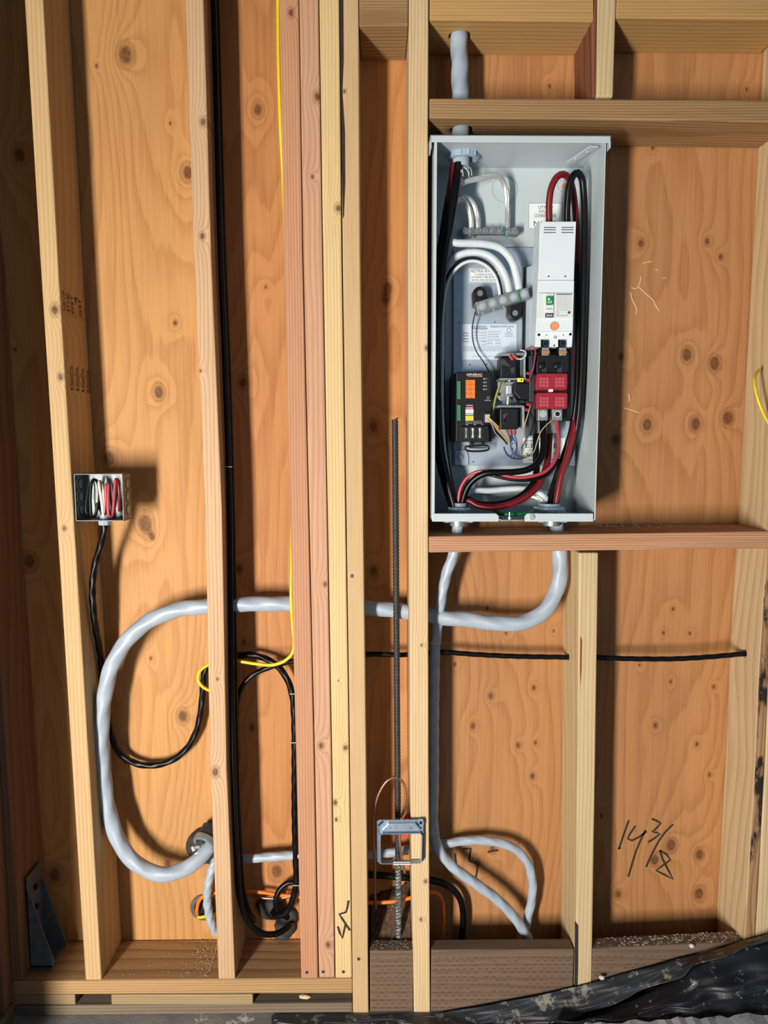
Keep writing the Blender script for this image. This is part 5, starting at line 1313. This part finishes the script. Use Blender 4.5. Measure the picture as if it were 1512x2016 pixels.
dm = MB(); gx, gz = 22, 12
xa, xb = P(730, 1850, 0.09).x, P(808, 1850, 0.09).x; z0 = P(770, 1860, 0.05).z - 0.01
for j in range(gz + 1):
    for i in range(gx + 1):
        u, v = i / gx, j / gz
        hgt = (0.018 + 0.085 * v) * (0.75 + 0.35 * u) + random.uniform(-0.004, 0.004)
        dm.v.append((xa + (xb - xa) * u, 0.044 + v * (D - 0.046), z0 + hgt))
for j in range(gz):
    for i in range(gx):
        a = j * (gx + 1) + i; dm.f.append([a, a + 1, a + gx + 2, a + gx + 1]); dm.sm.append(True)
nb_ = len(dm.v)
dm.v += [(xa, 0.044, z0 - 0.03), (xb, 0.044, z0 - 0.03), (xb, D - 0.002, z0 - 0.03), (xa, D - 0.002, z0 - 0.03)]
dm.f += [[nb_ + 3, nb_ + 2, nb_ + 1, nb_], [nb_, nb_ + 1] + list(range(gx, -1, -1)), [nb_ + 2, nb_ + 3] + [gz * (gx + 1) + i for i in range(gx + 1)],
         [nb_ + 3, nb_] + [j * (gx + 1) for j in range(gz + 1)], [nb_ + 1, nb_ + 2] + [j * (gx + 1) + gx for j in range(gz, -1, -1)]]
dm.sm += [False] * 5
solo('dirt_pile', dm, DIRT, 'brown dirt heaped behind the plank in the narrow bay', 'dirt', kind='stuff')
for x, y, Y, lb in ((1362, 1862, -0.004, 'pale lump of plaster on the right plank near the plastic sheet'), (1185, 1925, -0.012, 'pale lump of plaster at the plastic edge by the short stud')):
    pb_ = MB(); pb_.ball(P(x, y, Y), 0.006, n=10, sq=(1.2, 0.8, 0.8), jit=0.2)
    solo('plaster_lump', pb_, plain('plaster_%d' % x, srgb(196, 188, 180), 0.9), lb, 'debris')
sm_ = MB(); sm_.ball(P(601, 1962, 0.006) , 0.012, n=10, sq=(1.4, 0.5, 0.35), jit=0.2)
solo('wood_splinter', sm_, CHIP, 'pale splinter lying in the gap under the bottom plate', 'debris')
# nails and staples
def nail(x, y, Y, r, label):
    c = P(x, y, Y); m_ = MB(); m_.cyl(c + Vector((0, -0.0012, 0)), c + Vector((0, 0.001, 0)), r, n=12)
    solo('nail_head', m_, DARKSTEEL, label, 'nail', 'nail heads in the lumber')
for x, y, lb in ((872, 1069, 'nail head in the left end of the shelf block'), (1489, 1060, 'nail head in the right end of the shelf block'), (693, 1134, 'nail head in the tight-grained stud at the height of the level cable'),
             (604, 1914, 'nail head at the foot of the reddish pack stud'), (636, 1913, 'nail head at the foot of the pinkish pack stud'), (676, 1913, 'nail head at the foot of the yellow pack stud'), (706, 1888, 'nail head low on the tight-grained stud')):
    nail(x, y, -0.0002, 0.0034, lb)
def staple(x, y, Y, w, label):
    a = P(x - w / 2, y, Y); b = P(x + w / 2, y, Y); m_ = MB()
    m_.tube([a + Vector((0, 0.008, 0)), a, (a + b) / 2 + Vector((0, -0.001, 0)), b, b + Vector((0, 0.008, 0))], 0.0011, n=6, step=0.002)
    solo('cable_staple', m_, STEEL, label, 'staple', 'cable staples')
staple(182, 1174, 0.066, 15, 'staple over the black cable under the junction box')
staple(449, 919, 0.040, 13, 'staple over the black cables halfway up the pinkish tan stud')
staple(578, 1366, 0.088, 14, 'upper staple on the black cable beside the stud pack')
staple(580, 1462, 0.088, 14, 'middle staple on the black cable beside the stud pack')
staple(584, 1743, 0.085, 14, 'lowest staple on the black cable beside the stud pack')
staple(857, 1266, 0.070, 22, 'upper staple over the grey cable beside the cream stud')
staple(853, 1640, 0.067, 22, 'lower staple over the grey cable beside the cream stud')

# ------------------------------------------------------------------ black sheeting over the foot of the wall
rnd = random.Random(21)
def lerp_poly(pts, x):
    for (xa, ya), (xb, yb) in zip(pts, pts[1:]):
        if xa <= x <= xb: return ya + (yb - ya) * (x - xa) / (xb - xa)
    return pts[0][1] if x < pts[0][0] else pts[-1][1]
top = [(530, 2030), (560, 2010), (600, 2000), (660, 2000), (730, 2006), (800, 2008), (850, 1998), (900, 1989), (1000, 1970), (1130, 1944), (1200, 1926), (1330, 1888), (1420, 1866), (1512, 1838), (1620, 1806)]
fold = [(530, 2060), (900, 2040), (1040, 2016), (1140, 2000), (1240, 1968), (1300, 1940), (1345, 1922), (1362, 1902), (1420, 1880), (1512, 1852), (1620, 1818)]
def crease(u, v, k):
    return 0.006 * math.sin(u * 23 + v * 5 + k) + 0.004 * math.sin(u * 61 - v * 9 + 2 * k) + 0.003 * math.sin(u * 11 + v * 31 + k)
sheet = thing('plastic_sheet', P(1250, 2010, -0.06), 'dusty black plastic sheet draped along the foot of the wall at the lower right', 'plastic sheet')
ca = P(1085, 2019, -0.10); cb2 = P(1640, 1989, -0.10)
cu_ = MB(); n_ = 40; vs_ = []
for i in range(n_ + 1):
    f = i / n_; x = ca.x + (cb2.x - ca.x) * f; z = ca.z + (cb2.z - ca.z) * f + random.uniform(-0.002, 0.002); y = -0.10 + random.uniform(-0.005, 0.005)
    vs_ += [(x, y, FLOOR_Z - 0.01), (x, y, z), (x, -0.5, z - 0.004), (x, -0.5, FLOOR_Z - 0.01)]
fs_ = [(0, 1, 2, 3), tuple(range(4 * n_ + 3, 4 * n_ - 1, -1))]
for i in range(n_):
    fs_ += [(4 * i + k, 4 * i + 4 + k, 4 * i + 4 + (k + 1) % 4, 4 * i + (k + 1) % 4) for k in range(4)]
cu_.add(vs_, fs_)
solo('concrete_curb', cu_, plain('pale_curb_concrete', srgb(176, 182, 188), 0.9, var=0.2, vscale=20, bump=0.4, bscale=120, speck=(srgb(120, 124, 128), 40, 0.6)), 'pale concrete edge in the bottom right corner, in front of the black plastic', 'concrete curb')
def curb_z(x):
    f = (x - ca.x) / (cb2.x - ca.x)
    return FLOOR_Z if f < 0 else ca.z + (cb2.z - ca.z) * f
def sheet_part(name, ra, rb, mat, nx, ny, yf, bottom_floor=False):
    mb = MB()
    for j in range(ny + 1):
        v = j / ny
        for i in range(nx + 1):
            u = i / nx; px = 535 + u * 1080
            ya = lerp_poly(ra, px); yb = lerp_poly(rb, px) if rb else None
            if bottom_floor:
                p0 = P(px, ya, yf(0)); dx = p0.x
                p1 = Vector((dx, -0.02 + yf(1) + 0.012 * math.sin(u * 17) + 0.006 * math.sin(u * 51), curb_z(dx) + 0.003))
                if dx > ca.x: p1.y = -0.092 + 0.004 * math.sin(u * 90)
                p = p0.lerp(p1, v); p.y -= 0.02 * math.sin(math.pi * v)
                if v < 1: p.y += crease(u, v, 1.3) * math.sin(math.pi * v) * 0.9
            else:
                p = P(px, ya + (yb - ya) * v, yf(v))
                p.y += crease(u, v, 0.2) * (0.3 + 0.7 * v) * 0.9
            p.z = max(p.z, FLOOR_Z + 0.002 + 0.001 * (1 - v))
            p.y = min(p.y, -0.0035)
            mb.v.append(tuple(p))
    for j in range(ny):
        for i in range(nx):
            a = j * (nx + 1) + i; mb.f.append([a, a + nx + 1, a + nx + 2, a + 1]); mb.sm.append(True)
    ob = part(name, mb, mat, sheet)
    s_ = ob.modifiers.new('thick', 'SOLIDIFY'); s_.thickness = 0.0006
    return ob
sheet_part('folded_flap', top, fold, PLASTIC2, 150, 16, lambda v: -0.008 - 0.040 * v)
sheet_part('lower_layer', fold, None, PLASTIC, 150, 18, lambda v: -0.040 - 0.060 * v, True)

# ------------------------------------------------------------------ drilled holes for the cables
def vtop(px, py, Y): return P(px, py, Y)
drill(blkB, [(P(905, -80, 0.062) + Vector((0, 0, 0.02)), P(905, 150, 0.062), 0.025)])
c = P(907, 235, 0.057)
drill(blkD, [(c + Vector((0.002, 0, 0.09)), c + Vector((0.002, 0, -0.05)), 0.026), (c + Vector((0.036, 0.045, 0.09)), c + Vector((0.036, 0.045, -0.05)), 0.026)])
c = P(1472, 1287, 0.069); drill(r1, [(c + Vector((-0.05, 0, 0.002)), c + Vector((0.06, 0, 0.002)), 0.0125)])
c = P(1130, 1294, 0.086); drill(low_stud, [(c + Vector((-0.05, 0, 0.001)), c + Vector((0.09, 0, 0.001)), 0.010)])
c = P(425, 1190, 0.072); drill(stud2, [(c + Vector((-0.06, 0, 0)), c + Vector((0.06, 0, 0)), 0.021)])
c = P(825, 1206, 0.072); drill(stud5, [(c + Vector((-0.06, 0, 0)), c + Vector((0.06, 0, 0)), 0.021)])
